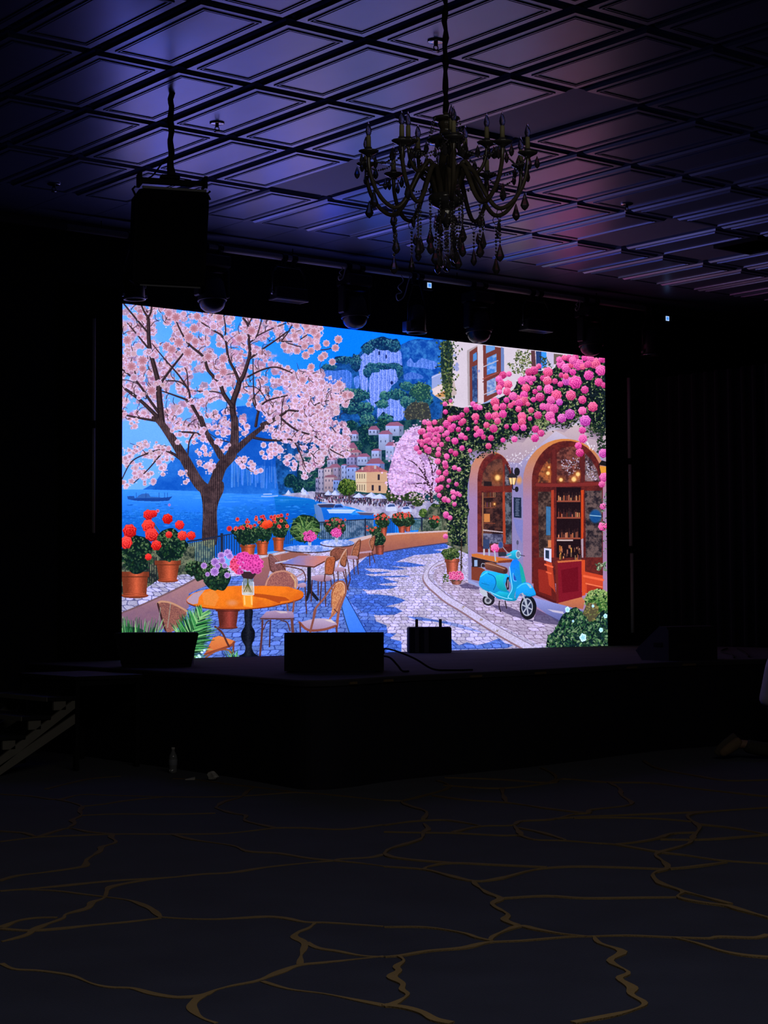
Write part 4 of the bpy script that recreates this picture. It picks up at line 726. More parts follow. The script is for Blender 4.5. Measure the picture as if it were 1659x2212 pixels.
    for x, y, r in ((545, 445, 14), (515, 708, 5)): ell(955+x/4.608, 935+y/4.608, r*1.4, r*1.4, (196, 104, 40), .55, .9); ell(955+x/4.608, 935+y/4.608, r*.55, r*.62, (255, 206, 130), 1, .6)
    # big arched door
    poly(T(6, arch(800, 1640, 480, 1400, 425, 20))[:-1]+[(1312, 1240), (1312, 1330), (1130, 1330)], grad((212, 132, 72), (164, 130, 172), 950, 1080)); poly(T(6, arch(888, 1600, 480, 1500, 405, 20)), mott((84, 32, 36), (110, 42, 40)))
    poly(T(6, [(950, 495), (960, 400), (1010, 310), (1075, 240), (1080, 495)]), mott((84, 48, 42), (170, 96, 60))); poly(T(6, [(1140, 490), (1140, 200), (1190, 150), (1290, 130), (1370, 160), (1370, 490)]), mott((76, 40, 42), (136, 78, 70))); poly(T(6, [(1420, 200), (1480, 260), (1540, 360), (1570, 480), (1420, 480)]), mott((62, 44, 52), (138, 112, 116)))
    for x, y in rnd_in(T(6, [(1170, 260), (1370, 240), (1370, 460), (1250, 420), (1160, 330)]), 90)+rnd_in(T(6, [(1430, 260), (1540, 380), (1560, 470), (1440, 470)]), 60): ell(x, y, rg.uniform(.7, 2), rg.uniform(.6, 1.5), jit((190, 180, 206), 24), .8)
    for x, y, r in ((1180, 465, 7), (1310, 460, 9), (1350, 410, 8), (1050, 400, 7), (1060, 340, 4)): ell(955+x/4.608, 935+y/4.608, r*1.6, r*1.6, (214, 120, 44), .6, .9); ell(955+x/4.608, 935+y/4.608, r*.75, r*.75, (255, 212, 140), 1, .5)
    stroke(T(6, [(1110, 170), (1110, 500)]), 7, (104, 40, 42)); stroke(T(6, [(1395, 150), (1395, 500)]), 6, (92, 38, 40)); stroke(T(6, [(940, 515), (1100, 520), (1560, 505)]), 7, (128, 48, 48))
    poly(T(6, [(950, 585), (1080, 585), (1080, 1240), (960, 1240)]), mott((52, 38, 40), (104, 80, 74))); poly(T(6, [(1030, 730), (1078, 735), (1075, 1020), (1030, 1020)]), (62, 130, 190), None, .8); poly(T(6, [(1420, 575), (1590, 575), (1590, 1240), (1430, 1240)]), mott((40, 34, 44), (108, 88, 88))); ell(955+1525/4.608, 935+830/4.608, 15, 17, (24, 84, 150), .9, .3); stroke(T(6, [(1470, 820), (1580, 830)]), 2, (150, 190, 220))
    poly(T(6, [(1135, 540), (1380, 540), (1380, 1244), (1135, 1244)]), (34, 20, 28))
    for y, n in ((680, 13), (845, 13), (1050, 12)):
        rect(955+1140/4.608, 935+(y-8)/4.608, 955+1375/4.608, 935+(y+8)/4.608, (150, 78, 62))
        for i in range(n):
            x = 1150+i*17.5+rg.uniform(-3, 3); h = rg.uniform(45, 95); rect(955+x/4.608, 935+(y-8-h*.62)/4.608, 955+(x+11)/4.608, 935+(y-8)/4.608, jit(((196, 116, 84), (120, 62, 52), (70, 44, 48), (214, 150, 110))[rg.randint(4)], 10)); rect(955+(x+3.5)/4.608, 935+(y-8-h)/4.608, 955+(x+7.5)/4.608, 935+(y-8-h*.6)/4.608, (80, 48, 48))
    rect(955+1140/4.608, 935+1064/4.608, 955+1300/4.608, 935+1076/4.608, (214, 190, 190))
    for i in range(30): x, y = rg.uniform(1160, 1370), rg.uniform(1110, 1230); rect(955+x/4.608, 935+y/4.608, 955+(x+12)/4.608, 935+(y+rg.uniform(20, 60))/4.608, jit(((206, 130, 70), (90, 56, 50), (150, 100, 80), (50, 36, 44))[rg.randint(4)], 12))
    poly(T(9, [(1135, 240), (1385, 225), (1385, 240), (1150, 260)]), (206, 112, 70)); poly(T(6, [(1380, 570), (1408, 565), (1405, 1060), (1382, 1060)]), (206, 74, 36)); poly(T(6, [(1082, 570), (1110, 565), (1112, 1244), (1082, 1244)]), (176, 66, 46)); poly(T(6, [(1380, 1060), (1405, 1050), (1405, 1244), (1388, 1244)]), (170, 150, 170))
    # lower door panels
    poly([(905, 200), (960, 230), (1100, 250), (1140, 660), (1110, 650), (905, 560)], (104, 34, 34), 9); poly([(950, 320), (1085, 345), (1085, 590), (960, 545)], (150, 46, 38), 9); poly([(1030, 240), (1090, 260), (1125, 560), (1100, 520), (1060, 480)], (206, 78, 48), 9, .8); stroke([(1020, 275), (1095, 300)], 4, (232, 104, 72), 9); stroke([(1035, 350), (1080, 365)], 3, (232, 104, 72), 9); stroke([(905, 560), (1130, 655)], 5, (84, 28, 34), 9)
    poly([(1140, 260), (1385, 240), (1390, 600), (1150, 660)], (130, 26, 44), 9); poly([(1180, 330), (1350, 300), (1355, 540), (1195, 560)], (112, 18, 36), 9); poly([(1385, 230), (1420, 230), (1425, 580), (1390, 590)], (214, 80, 44), 9); stroke([(1135, 250), (1145, 660)], 5, (120, 40, 38), 9)
    poly([(1420, 345), (1600, 385), (1600, 560), (1420, 560)], (206, 74, 46), 9); poly([(1440, 460), (1590, 490), (1590, 560), (1440, 560)], (170, 52, 38), 9); stroke([(1410, 390), (1600, 430)], 5, (236, 108, 72), 9); stroke([(1430, 465), (1590, 500)], 3, (236, 120, 84), 9)
    poly([(1010, 110), (1085, 120), (1085, 255), (1010, 230)], (214, 214, 234), 9); poly([(1025, 130), (1060, 135), (1060, 220), (1025, 210)], (40, 54, 80), 9); rect(1183, 1167, 1190, 1183, (206, 130, 90))
    poly([(1150, 660), (1385, 600), (1420, 640), (1400, 720), (1180, 690)], grad((206, 122, 84), (170, 100, 84), 1290, 1320), 9); poly([(905, 600), (950, 615), (1200, 680), (1420, 740), (1420, 800), (1250, 860), (1160, 860), (930, 690)], grad((150, 156, 226), (96, 100, 160), 1295, 1345), 9); poly([(1040, 720), (1200, 745), (1210, 770), (1100, 750)], (220, 206, 226), 9, .8)
    # wall lantern, board, dappled sun on the wall
    poly(T(6, [(700, 850), (800, 870), (790, 1100), (740, 1000)]), (110, 124, 206), None, .5)
    for x, y in rnd_in(T(6, [(620, 230), (880, 150), (1000, 70), (960, 120), (880, 220), (820, 320), (660, 350)]), 60): ell(x, y, rg.uniform(.8, 2.2), rg.uniform(.6, 1.4), (236, 226, 240), .8, 0, -.6)
    for x, y in rnd_in(T(6, [(1440, 90), (1520, 100), (1520, 180), (1470, 160)]), 10): ell(x, y, 1.6, 2.2, (240, 230, 240), .8)
    poly(T(6, [(705, 640), (782, 645), (785, 848), (708, 842)]), (34, 46, 72))
    for i in range(11): y = 660+i*16; stroke([(722+rg.rand()*8, y), (765-rg.rand()*14, y+2)], 1.1, (176, 190, 226), 6, .8, False)
    ell(955+760/4.608, 935+470/4.608, 9, 12, (250, 160, 60), .8, .8); ell(955+740/4.608, 935+385/4.608, 6, 9, (36, 34, 44)); stroke([(690, 350), (690, 400)], 3, (30, 28, 36), 6); poly([(640, 430), (690, 390), (745, 435), (740, 445), (645, 442)], (44, 40, 48), 6); poly([(655, 445), (735, 447), (720, 515), (672, 512)], (236, 188, 120), 6); poly([(670, 450), (718, 450), (712, 510), (680, 508)], (255, 226, 170), 6, .8)
    for x in (655, 690, 735): stroke([(x, 445), (695+(x-695)*.6, 515)], 1.2, (50, 36, 34), 6)
    stroke([(695, 515), (700, 560), (735, 560)], 2, (30, 26, 34), 6); ell(955+737/4.608, 935+560/4.608, 4, 6, (34, 32, 40)); ell(955+745/4.608, 1160+55/4.608, 2.6, 5, (90, 90, 120))
    poly([(1555, 315), (1590, 270), (1640, 285), (1640, 330)], (30, 26, 30), 6); poly([(1562, 330), (1640, 330), (1640, 400), (1580, 410)], (226, 150, 60), 6); stroke([(1562, 325), (1580, 410)], 1.4, (30, 24, 28), 6)
    # base of the wall and table under the window
    poly([(250, 420), (275, 430), (420, 500), (420, 530), (250, 450)], (150, 160, 220), 9); poly([(285, 290), (400, 310), (420, 330), (360, 440), (285, 425)], (128, 64, 50), 9); poly([(285, 170), (340, 165), (690, 225), (690, 250), (550, 258), (290, 195)], (206, 118, 60), 9); poly([(550, 240), (690, 225), (690, 252), (550, 260)], (130, 62, 44), 9); poly([(285, 195), (550, 260), (420, 300), (290, 300)], (44, 34, 44), 9)
    rect(1023, 1210, 1030, 1224, (150, 176, 226)); rose(1068, 1184, 9.5, (236, 84, 160)); stroke([(515, 140), (525, 235)], 3, (180, 186, 210), 9); stroke([(410, 120), (410, 175)], 4, (196, 190, 206), 9); stroke([(460, 110), (462, 180)], 4, (170, 176, 206), 9); poly([(550, 150), (630, 150), (640, 190), (555, 195)], (50, 52, 70), 9); rect(1042, 1166, 1056, 1186, (56, 70, 110))

    # ---- ivy and roses
    IV = ((30, 50, 36), (56, 80, 48), (96, 116, 74), (146, 156, 116)); ID = (14, 22, 28)
    def ivy(pts, n, size=2.6, dens=True, cols=IV, dark=ID, al=1.0):
        if dens: poly(smooth(list(pts)+[pts[0]], 3), mott(dark, tuple(np.array(dark)*1.9), .4, .7, N3), None, al)
        leaves(pts, n, size, cols)
    poly(smooth([(952, 738), (974, 738), (976, 800), (972, 858), (966, 866), (955, 830), (950, 785), (952, 738)], 3), mott((20, 36, 34), (44, 62, 50), .4, .7, N3), None, .85)
    for _ in range(330): y = rg.uniform(736, 872); k = (y-736)/136; ell(965+rg.randn()*(11-4*k), y, rg.uniform(1.4, 3.4), rg.uniform(.9, 1.8), jit(((46, 66, 44), (80, 100, 62), (120, 134, 84), (28, 46, 38))[rg.randint(4)], 7), 1, 0, rg.rand()*3)
    leaves(T(3, [(740, 160), (860, 160), (900, 240), (880, 330), (800, 420), (720, 400), (640, 300), (720, 240)]), 190, 2.4, ((56, 70, 44), (96, 108, 64), (140, 146, 98)))
    leaves(T(3, [(970, 220), (1030, 230), (1060, 260), (1090, 340), (1000, 340)]), 50, 2.2, ((40, 60, 50), (90, 104, 70)))
    gar = T(3, [(0, 720), (100, 720), (220, 740), (400, 700), (520, 660), (700, 560), (760, 450), (900, 380), (1100, 350), (1150, 280), (1290, 215), (1620, 240), (1625, 960), (1560, 980), (1480, 960), (1460, 900), (1380, 820), (1300, 860), (1250, 910), (1150, 880), (1080, 900), (1000, 950), (900, 930), (840, 1010), (700, 1000), (640, 1050), (560, 1110), (480, 1160), (380, 1170), (300, 1150), (240, 1230), (240, 1244), (0, 1244)])
    for k, al in ((16, .22), (11, .25), (6, .3)): poly([(x-k*.5, y+k) for x, y in smooth(gar, 2)], (104, 84, 120), None, al)
    ivy(gar, 1500, 2.7)
    for x, y in gar[12:34]:
        for _ in range(26): ell(x+rg.randn()*9, y+abs(rg.randn())*6-3, rg.uniform(1.4, 3.2), rg.uniform(.8, 1.6), jit(((22, 34, 32), (40, 58, 42), (84, 100, 66))[rg.randint(3)], 6), 1, 0, rg.rand()*3)
    leaves(T(3, [(400, 700), (560, 690), (640, 800), (560, 1000), (420, 960)]), 120, 2.6, ((110, 126, 80), (160, 166, 124), (70, 92, 56))); leaves(T(3, [(930, 850), (1080, 860), (1020, 950), (920, 930)]), 60, 2.8, ((150, 156, 116), (100, 116, 76)))
    leaves(T(3, [(1480, 960), (1600, 960), (1620, 1160), (1560, 1180), (1550, 1050)]), 40, 3, ((30, 40, 36), (50, 66, 50)))
    leaves(T(6, [(1540, 60), (1630, 60), (1630, 250), (1550, 200)]), 36, 3, ((28, 40, 34), (44, 62, 44)))
    col = T(6, [(0, 0), (280, 0), (300, 150), (240, 220), (280, 330), (250, 500), (240, 650), (260, 770), (240, 870), (230, 1100), (250, 1110), (170, 1130), (70, 1080), (40, 900), (0, 800)])
    ivy([(945, 920)]+col[1:]+[(948, 1100)], 900, 2.6)
    poly(T(5, [(1400, 30), (1560, 0), (1659, -20), (1659, 820), (1570, 800), (1540, 700), (1570, 560), (1560, 400), (1400, 330), (1360, 280)]), mott((30, 34, 40), (70, 60, 60), .4, .7, N3)); leaves(T(5, [(1400, 30), (1659, -20), (1659, 820), (1590, 780), (1570, 500), (1400, 330)]), 260, 2.3, IV)
    leaves(T(9, [(170, 30), (200, 30), (190, 380), (170, 380)]), 20, 2, ((60, 60, 50),)); stroke([(185, 20), (180, 380)], 2.4, (60, 46, 40), 9)
    for x, y in T(5, [(1430, 30), (1530, 30), (1480, 90), (1410, 120), (1560, 210), (1500, 170), (1400, 230), (1350, 290), (1380, 330), (1440, 280), (1570, 300), (1565, 350), (1560, 420), (1480, 230), (1590, 100), (1525, 250), (1570, 530), (1600, 590), (1560, 610), (1640, 470), (1650, 380), (1560, 700), (1590, 680), (1640, 540), (1575, 760), (1630, 800), (1645, 960), (1640, 1170), (1440, 170), (1540, 130), (1470, 320)]): rose(x, y, rg.uniform(5, 7.5), (222, 78, 140) if rg.rand() < .6 else (232, 110, 170))
    for x, y in rnd_in(T(5, [(1400, 20), (1640, 0), (1640, 300), (1420, 320), (1360, 260)]), 22): rose(x, y, rg.uniform(4, 6.5), (222, 84, 150))
    R3 = [(75, 670, 20), (20, 700, 25), (25, 780, 26), (40, 900, 42), (75, 850, 34), (115, 840, 30), (80, 950, 36), (105, 920, 28), (155, 835, 28), (190, 810, 28), (235, 760, 30), (205, 870, 30), (180, 890, 30), (155, 955, 28), (185, 1020, 34), (120, 1070, 36), (50, 1050, 26), (225, 1040, 26), (190, 1140, 28), (125, 1195, 30), (80, 1170, 26), (35, 1220, 28), (40, 990, 30), (300, 700, 28), (330, 730, 34), (370, 735, 28), (325, 830, 40), (330, 880, 22), (250, 950, 22), (335, 945, 30), (370, 985, 40), (330, 1010, 26), (405, 1030, 26), (270, 1165, 22), (455, 820, 38), (435, 910, 32), (505, 945, 42), (520, 680, 46), (530, 735, 36), (525, 820, 42), (545, 870, 34), (600, 725, 38), (455, 1120, 32), (600, 1060, 26), (635, 925, 26), (635, 660, 30), (675, 715, 30), (710, 690, 26),
          (600, 410, 38), (660, 400, 28), (560, 450, 36), (585, 500, 40), (650, 505, 44), (560, 540, 34), (640, 575, 40), (565, 580, 28), (790, 465, 42), (855, 440, 44), (910, 365, 44), (960, 320, 28), (905, 445, 30), (830, 540, 44), (880, 490, 22), (750, 640, 32), (810, 610, 42), (810, 670, 46), (760, 690, 40), (755, 750, 32), (850, 700, 24), (790, 825, 46), (790, 880, 42), (725, 930, 40), (805, 935, 34), (715, 1050, 32), (870, 845, 24), (905, 655, 28), (920, 575, 28), (970, 630, 46), (965, 540, 28), (1000, 440, 30), (1050, 380, 50), (1045, 465, 46), (1055, 550, 48), (1000, 725, 36), (950, 810, 40), (925, 950, 38), (980, 990, 36), (920, 1040, 40),
          (1135, 610, 54), (1080, 660, 44), (1050, 730, 40), (1110, 745, 48), (1070, 820, 50), (1100, 870, 30), (1165, 680, 36), (1190, 840, 46), (1270, 800, 52), (1180, 300, 44), (1235, 340, 50), (1260, 240, 36), (1285, 310, 30), (1325, 235, 36), (1360, 305, 56), (1400, 325, 32), (1420, 235, 34), (1525, 290, 56), (1580, 360, 54), (1460, 410, 50), (1240, 465, 48), (1325, 480, 66), (1185, 410, 28), (1175, 500, 30), (1280, 610, 52), (1420, 555, 40), (1560, 480, 42), (1610, 510, 30), (1395, 655, 42), (1500, 725, 50), (1395, 765, 42), (1425, 865, 56), (1395, 960, 36), (1400, 1045, 44), (1355, 1115, 36), (1370, 1185, 42), (1605, 1190, 46), (1610, 260, 26)]
    R3 += [(x, y, rg.uniform(28, 46)) for x, y in ((1165, 255), (1215, 235), (1300, 260), (1480, 240), (1590, 250), (1450, 300), (1300, 380), (1230, 420), (1120, 470), (860, 380), (700, 620), (880, 760), (600, 800), (480, 1040))]
    for x, y, r in R3:
        vio = x > 1080 and y > 450 and rg.rand() < .35
        rose(955+x/4.608, 720+y/4.608, r/4.608, (206, 84, 190) if vio else ((222, 62, 150), (206, 50, 124), (232, 92, 170), (226, 80, 126))[rg.randint(4)])
    for x, y, r in [(40, 235, 28), (20, 300, 30), (115, 345, 26), (160, 362, 24), (60, 475, 24), (135, 510, 24), (35, 380, 18), (100, 590, 28), (145, 605, 26), (105, 640, 26), (170, 620, 20), (20, 665, 26), (55, 675, 24), (115, 710, 24), (30, 810, 30), (70, 845, 26), (25, 1030, 26), (50, 530, 18), (1610, 440, 46), (1590, 510, 34), (1600, 730, 32), (1600, 930, 46)]: rose(955+x/4.608, 935+y/4.608, r/4.608, (226, 92, 164))
    # pots by the wall
    pot(975, 1207, 16, 1240, 11, (204, 106, 84), False); bush(972, 1196, 19, 13, 110, 2.6, (24, 42, 32), ((40, 64, 40), (78, 100, 56), (120, 134, 88))); pot(984, 1253, 14, 1262, 9, (170, 104, 96), False)
    bush(984, 1246, 15, 9, 40, 2, (30, 50, 36), GRN); leaves([(956, 1240), (968, 1240), (968, 1256), (956, 1258)], 26, 2.4, ((90, 100, 60), (50, 70, 44)))
    for _ in range(44): flower(984+rg.uniform(-14, 14), 1245+rg.uniform(-9, 7), 3.2, (180, 50, 110), (236, 104, 170), (250, 170, 210))
    poly(T(9, [(160, 480), (240, 460), (360, 500), (360, 525), (200, 510)]), (70, 60, 100), None, .7); poly(T(9, [(480, 680), (640, 690), (760, 740), (830, 820), (1000, 860), (1150, 880), (1160, 830), (940, 720), (900, 850), (700, 790), (540, 720)]), (74, 66, 104), None, .75)

    # ---- scooter
    BLU = (26, 160, 232); BLS = (20, 112, 190); BLH = (92, 214, 246)
    def body(c0, c1, y0, y1): return grad(c0, c1, 1160+y0/4.608, 1160+y1/4.608, 'y', .18)
    stroke([(565, 640), (560, 690), (575, 745)], 2.4, (50, 40, 50), 9); stroke([(620, 640), (635, 710)], 2.4, (50, 40, 50), 9)
    ell(955+455/4.608, 1160+630/4.608, 13, 12, (34, 32, 42)); ell(955+450/4.608, 1160+632/4.608, 8, 8, (160, 160, 176)); ell(955+450/4.608, 1160+632/4.608, 4, 4, (70, 70, 86)); poly([(370, 520), (430, 530), (450, 600), (400, 590), (365, 550)], (190, 196, 216), 9); poly([(440, 545), (520, 600), (500, 640), (450, 600)], (44, 44, 60), 9)
    ell(955+850/4.608, 1160+705/4.608, 18.4, 26, (26, 26, 36)); ell(955+840/4.608, 1160+700/4.608, 12.6, 19.5, (170, 176, 200)); ell(955+840/4.608, 1160+700/4.608, 10.6, 16.6, (44, 50, 80))
    for k in range(6): a = k*1.047+.3; stroke([(1137.3, 1312), (1137.3+10.4*math.cos(a), 1312+16.2*math.sin(a))], 2.8, (186, 190, 212))
    ell(1137.3, 1312, 3.6, 5, (150, 156, 184))
    blob([(360, 480), (370, 400), (410, 340), (500, 345), (640, 370), (650, 420), (620, 470), (640, 530), (660, 545), (650, 600), (560, 620), (480, 560), (400, 520)], body((40, 190, 240), (20, 130, 200), 340, 600), 9)
    blob([(530, 380), (620, 375), (600, 450), (640, 540), (560, 520), (530, 450)], body((40, 200, 216), (20, 150, 170), 380, 540), 9)
    blob([(358, 450), (390, 380), (450, 370), (520, 400), (530, 470), (500, 530), (430, 510), (370, 490)], body((30, 170, 246), (24, 140, 220), 380, 520), 9); stroke([(450, 365), (510, 395), (530, 460), (505, 530)], 1.4, (16, 88, 150), 9); stroke([(385, 460), (460, 480)], 1, (16, 100, 170), 9); stroke([(375, 395), (440, 350)], 2.2, BLH, 9)
    blob([(560, 540), (660, 560), (690, 600), (740, 620), (700, 640), (600, 625), (480, 560), (520, 560)], body((36, 196, 236), (16, 130, 170), 540, 640), 9); stroke([(465, 545), (560, 590), (650, 615), (680, 590)], 1.6, (150, 226, 244), 9)
    blob([(620, 420), (660, 390), (670, 300), (690, 240), (740, 225), (790, 290), (820, 400), (825, 460), (760, 480), (720, 560), (710, 620), (660, 625), (650, 580), (680, 520), (670, 450)], body((24, 128, 240), (26, 160, 200), 230, 620), 9)
    poly([(760, 240), (800, 310), (828, 440), (790, 470), (770, 340)], (30, 170, 170), 9); stroke([(665, 300), (680, 420), (690, 520), (650, 600), (690, 620)], 1.8, (140, 226, 248), 9); poly([(705, 370), (725, 400), (735, 440), (705, 430)], (40, 90, 190), 9); stroke([(700, 360), (705, 430), (735, 440)], 1, (150, 220, 250), 9)
    poly([(640, 400), (660, 400), (660, 520), (640, 530), (625, 470)], (50, 40, 56), 9); stroke([(650, 430), (645, 500)], 2, (170, 160, 170), 9)
    blob([(720, 600), (740, 500), (800, 460), (870, 465), (920, 540), (920, 585), (840, 590), (780, 560), (740, 615)], body((36, 176, 250), (24, 150, 226), 460, 610), 9); stroke([(740, 510), (800, 468), (860, 468)], 1.6, BLH, 9); poly([(830, 460), (880, 480), (890, 510), (870, 512)], (160, 196, 226), 9); stroke([(775, 575), (840, 600), (925, 580)], 1.4, (16, 90, 160), 9)
    stroke([(795, 565), (820, 640), (840, 700)], 3.6, (176, 184, 206), 9)
    blob([(630, 180), (690, 140), (740, 130), (775, 160), (770, 210), (730, 225), (680, 215)], body((60, 206, 240), (20, 140, 190), 135, 225), 9); ell(955+752/4.608, 1160+175/4.608, 5.2, 8.6, (206, 214, 232)); ell(955+752/4.608, 1160+175/4.608, 4, 6.8, (110, 130, 160)); stroke([(590, 90), (640, 150), (680, 165)], 1.6, (160, 160, 176), 9); ell(955+577/4.608, 1160+80/4.608, 5.5, 7.5, (96, 110, 150)); ell(955+577/4.608, 1160+78/4.608, 4.2, 6, (60, 80, 140)); stroke([(625, 200), (680, 180)], 2.2, (190, 190, 206), 9); stroke([(770, 180), (815, 190)], 1.4, (50, 50, 66), 9); stroke([(740, 130), (745, 80)], 1.2, (120, 120, 150), 9)
    blob([(415, 255), (480, 250), (560, 280), (640, 310), (640, 360), (590, 365), (480, 335), (425, 315)], grad((150, 96, 78), (84, 46, 44), 1214, 1238), 9); ell(955+622/4.608, 1160+340/4.608, 4, 6, (70, 40, 42)); stroke([(430, 262), (520, 285), (620, 320)], 1.4, (206, 156, 132), 9); stroke([(415, 320), (385, 300), (390, 265), (420, 270)], 1.4, (170, 170, 190), 9)

    # ---- palms in the left foreground
    PC = ((30, 84, 52), (52, 130, 70), (96, 172, 104), (150, 206, 140), (18, 56, 44))
    def frond(path, L, n, wd, spread=.9):
        q = np.array(smooth(path, 12)); m_ = len(q)
        for i in range(n):
            u = i/n; k = min(m_-2, int(u*(m_-1))); p_ = q[k]; d = q[k+1]-q[k]; a = math.atan2(d[1], d[0])
            for s in (-1, 1):
                l = L*(.45+.75*math.sin(math.pi*min(1, u*.85+.18)))*rg.uniform(.8, 1.1); aa = a+s*(spread-.45*u)+rg.randn()*.07
                e = (p_[0]+l*math.cos(aa), p_[1]+l*math.sin(aa)+l*.08); mdl = ((p_[0]+e[0])/2+rg.randn(), (p_[1]+e[1])/2-1)
                stroke([tuple(p_), mdl, e], (wd, wd, .6), jit(PC[rg.randint(len(PC))], 8))
    blob([(385, 1370), (420, 1335), (445, 1340), (440, 1385), (400, 1425), (368, 1430), (362, 1405)], (14, 44, 36), None, .9)
    for sh in (0, 7, -7, 3): frond([(374+sh, 1440), (396+sh, 1400), (416+sh*.6, 1362), (436+sh*.3, 1322)], 46, 30, 2.5, 1.05)
    blob([(255, 1352), (300, 1356), (325, 1374), (320, 1390), (255, 1390)], (14, 44, 38), None, .8)
    for _ in range(80):
        x = rg.uniform(250, 335); a = -1.57+(x-290)/110+rg.randn()*.15; L = rg.uniform(24, 50)
        stroke([(x, 1392), (x+L*.5*math.cos(a), 1385+L*.5*math.sin(a)), (x+L*math.cos(a), 1380+L*math.sin(a))], (2.4, .7), jit(PC[rg.randint(len(PC))], 8))
    for a_, b_ in (((420, 700), (390, 960)), ((520, 660), (490, 900)), ((440, 820), (380, 960))): stroke([a_, b_], 1.2, (150, 160, 150), 7)
    for _ in range(16):
        x = rg.uniform(490, 520); stroke([(x, 1424), (x+rg.uniform(-12, 14), 1400+rg.uniform(0, 12))], (2.2, .8), jit(PC[rg.randint(4)], 8))
    for x, y in T(7, [(780, 1200), (800, 1175), (830, 1145), (855, 1125), (810, 1190)]): ell(x, y, 3, 2.2, (210, 240, 240))
    # ---- shrubs in the right foreground
    bush(1292, 1300, 30, 26, 330, 3.2, (24, 52, 34), ((40, 84, 46), (78, 120, 62), (128, 158, 92), (160, 180, 116)))
    ivy(T(9, [(1030, 1100), (1050, 990), (1120, 930), (1180, 800), (1250, 740), (1330, 700), (1400, 760), (1500, 800), (1640, 740), (1650, 1100)]), 560, 3.3, True, ((26, 58, 48), (44, 84, 58), (74, 112, 76), (120, 150, 112)), (12, 28, 32))
    bush(1278, 1322, 16, 20, 50, 2.6, (90, 84, 62), ((110, 120, 70), (140, 130, 80)))
    for x, y, r in T2([(1245, 725, 24), (1400, 1005, 34), (1625, 790, 20), (1580, 930, 20), (1500, 690, 14), (1300, 840, 12)], 9): flower(x, y, r, (150, 220, 230), (206, 240, 250), (236, 250, 255), 5, 1.2)
    leaves(T(9, [(1520, 270), (1640, 240), (1640, 340), (1540, 330)]), 50, 2.4, ((110, 140, 110), (60, 90, 70), (160, 180, 150))); leaves(T(6, [(1580, 560), (1640, 560), (1640, 1200), (1600, 1200)]), 60, 2.2, ((60, 80, 60), (120, 140, 120)))
    C[:] = np.clip(C*(.975+.06*N1[..., None])+(N3[..., None]-.5)*.035, 0, 1)
    C[:] = np.clip(C+.10*(C-.5)*(1-np.abs(2*C-1)), 0, 1)
    # ---- rectify the layout (measured off an oblique view) to the upright picture
    src = np.array([[264, 657], [1307, 772], [1313, 1396], [263, 1425]], float)
    OW, OH = 2048, 1064
    dst = np.array([[0, 0], [OW, 0], [OW, OH], [0, OH]], float)
    A = []; b = []
    for (u, v), (x, y) in zip(dst, src):
        A += [[u, v, 1, 0, 0, 0, -u*x, -v*x], [0, 0, 0, u, v, 1, -u*y, -v*y]]; b += [x, y]
    h = np.linalg.solve(np.array(A), np.array(b))
    v, u = np.mgrid[0:OH, 0:OW]+.5
    w = h[6]*u+h[7]*v+1; x = ((h[0]*u+h[1]*v+h[2])/w-X0)*S-.25; y = ((h[3]*u+h[4]*v+h[5])/w-Y0)*S-.25
    x = np.clip(x, 0, W-2); y = np.clip(y, 0, H-2); xi = x.astype(int); yi = y.astype(int); fx = (x-xi)[..., None]; fy = (y-yi)[..., None]
    out = (C[yi, xi]*(1-fx)+C[yi, xi+1]*fx)*(1-fy)+(C[yi+1, xi]*(1-fx)+C[yi+1, xi+1]*fx)*fy
    return np.clip(out, 0, 1), C
# ---------------------------------------------------------------- the room
CEIL = EYE+3.445; WALL_Y = 14.56; STAGE = .768
floor = tag(MB().box(-5, -4, -.1, 21, 15, 0).build('floor', M['carpet']), kind='structure')
def spread_veins():
    # the same woven pattern carried on over the rest of the carpet, left and right of the measured part
    out = []
    for sx, sy in ((3.1, -2.5), (6.2, -5.0), (1.6, -3.6), (-2.6, 2.1), (-4.6, 3.2), (-2.4, -.6)):
        for v in VEINS:
            run = []
            for x, y in v:
                x, y = x+sx, y+sy
                ok = -4.5 < x < 20 and -3 < y < 13.5 and not (x > 7.0 and y > 9.8) and (.773*y-.6346*x < -.06 or .4434*y-.8963*x > .06)
                if ok: run.append((x, y))
                else:
                    if len(run) > 2: out.append(run)
                    run = []
            if len(run) > 2: out.append(run)
    return sorted(out, key=len, reverse=True)[:190]
for iv, v in enumerate(VEINS+spread_veins()):
    zt = .0030+(iv % 60)*.00012
    pts = curve([(x, y, 0) for x, y in v], 4); m = len(pts); ring = []
    for i, p in enumerate(pts):
        t = pts[min(i+1, m-1)]-pts[max(i-1, 0)]; t.normalize(); nrm = Vector((-t.y, t.x, 0)); ph = p.x*9+p.y*7
        wd = .0125+.005*math.sin(ph)+.003*math.sin(ph*2.7)
        a, b = p-nrm*wd, p+nrm*wd; ring.append([(a.x, a.y, -.001), (a.x, a.y, zt), (b.x, b.y, zt), (b.x, b.y, -.001)])
    MB().loft(ring).build('carpet_vein', M['vein'], floor)
wall = tag(MB().box(-5, WALL_Y, 0, 21, WALL_Y+.2, CEIL+.3).build('wall_back', M['wall']), kind='structure')
tag(MB().box(-5.2, -4, 0, -5, WALL_Y, CEIL+.3).build('wall_left', M['wall']), kind='structure')
tag(MB().box(21, -4, 0, 21.2, WALL_Y, CEIL+.3).build('wall_right', M['wall']), kind='structure')
tag(MB().box(-5, WALL_Y-.05, CEIL-.055, 21, WALL_Y, CEIL+.04).build('trim_1', M['trim']), kind='structure')
ceiling = tag(MB().box(-5, -4, CEIL+.09, 21, WALL_Y+.2, CEIL+.25).build('ceiling', M['slab']), kind='structure')
TX, TY, TW, TD = 5.454, 8.561, .61, 1.228
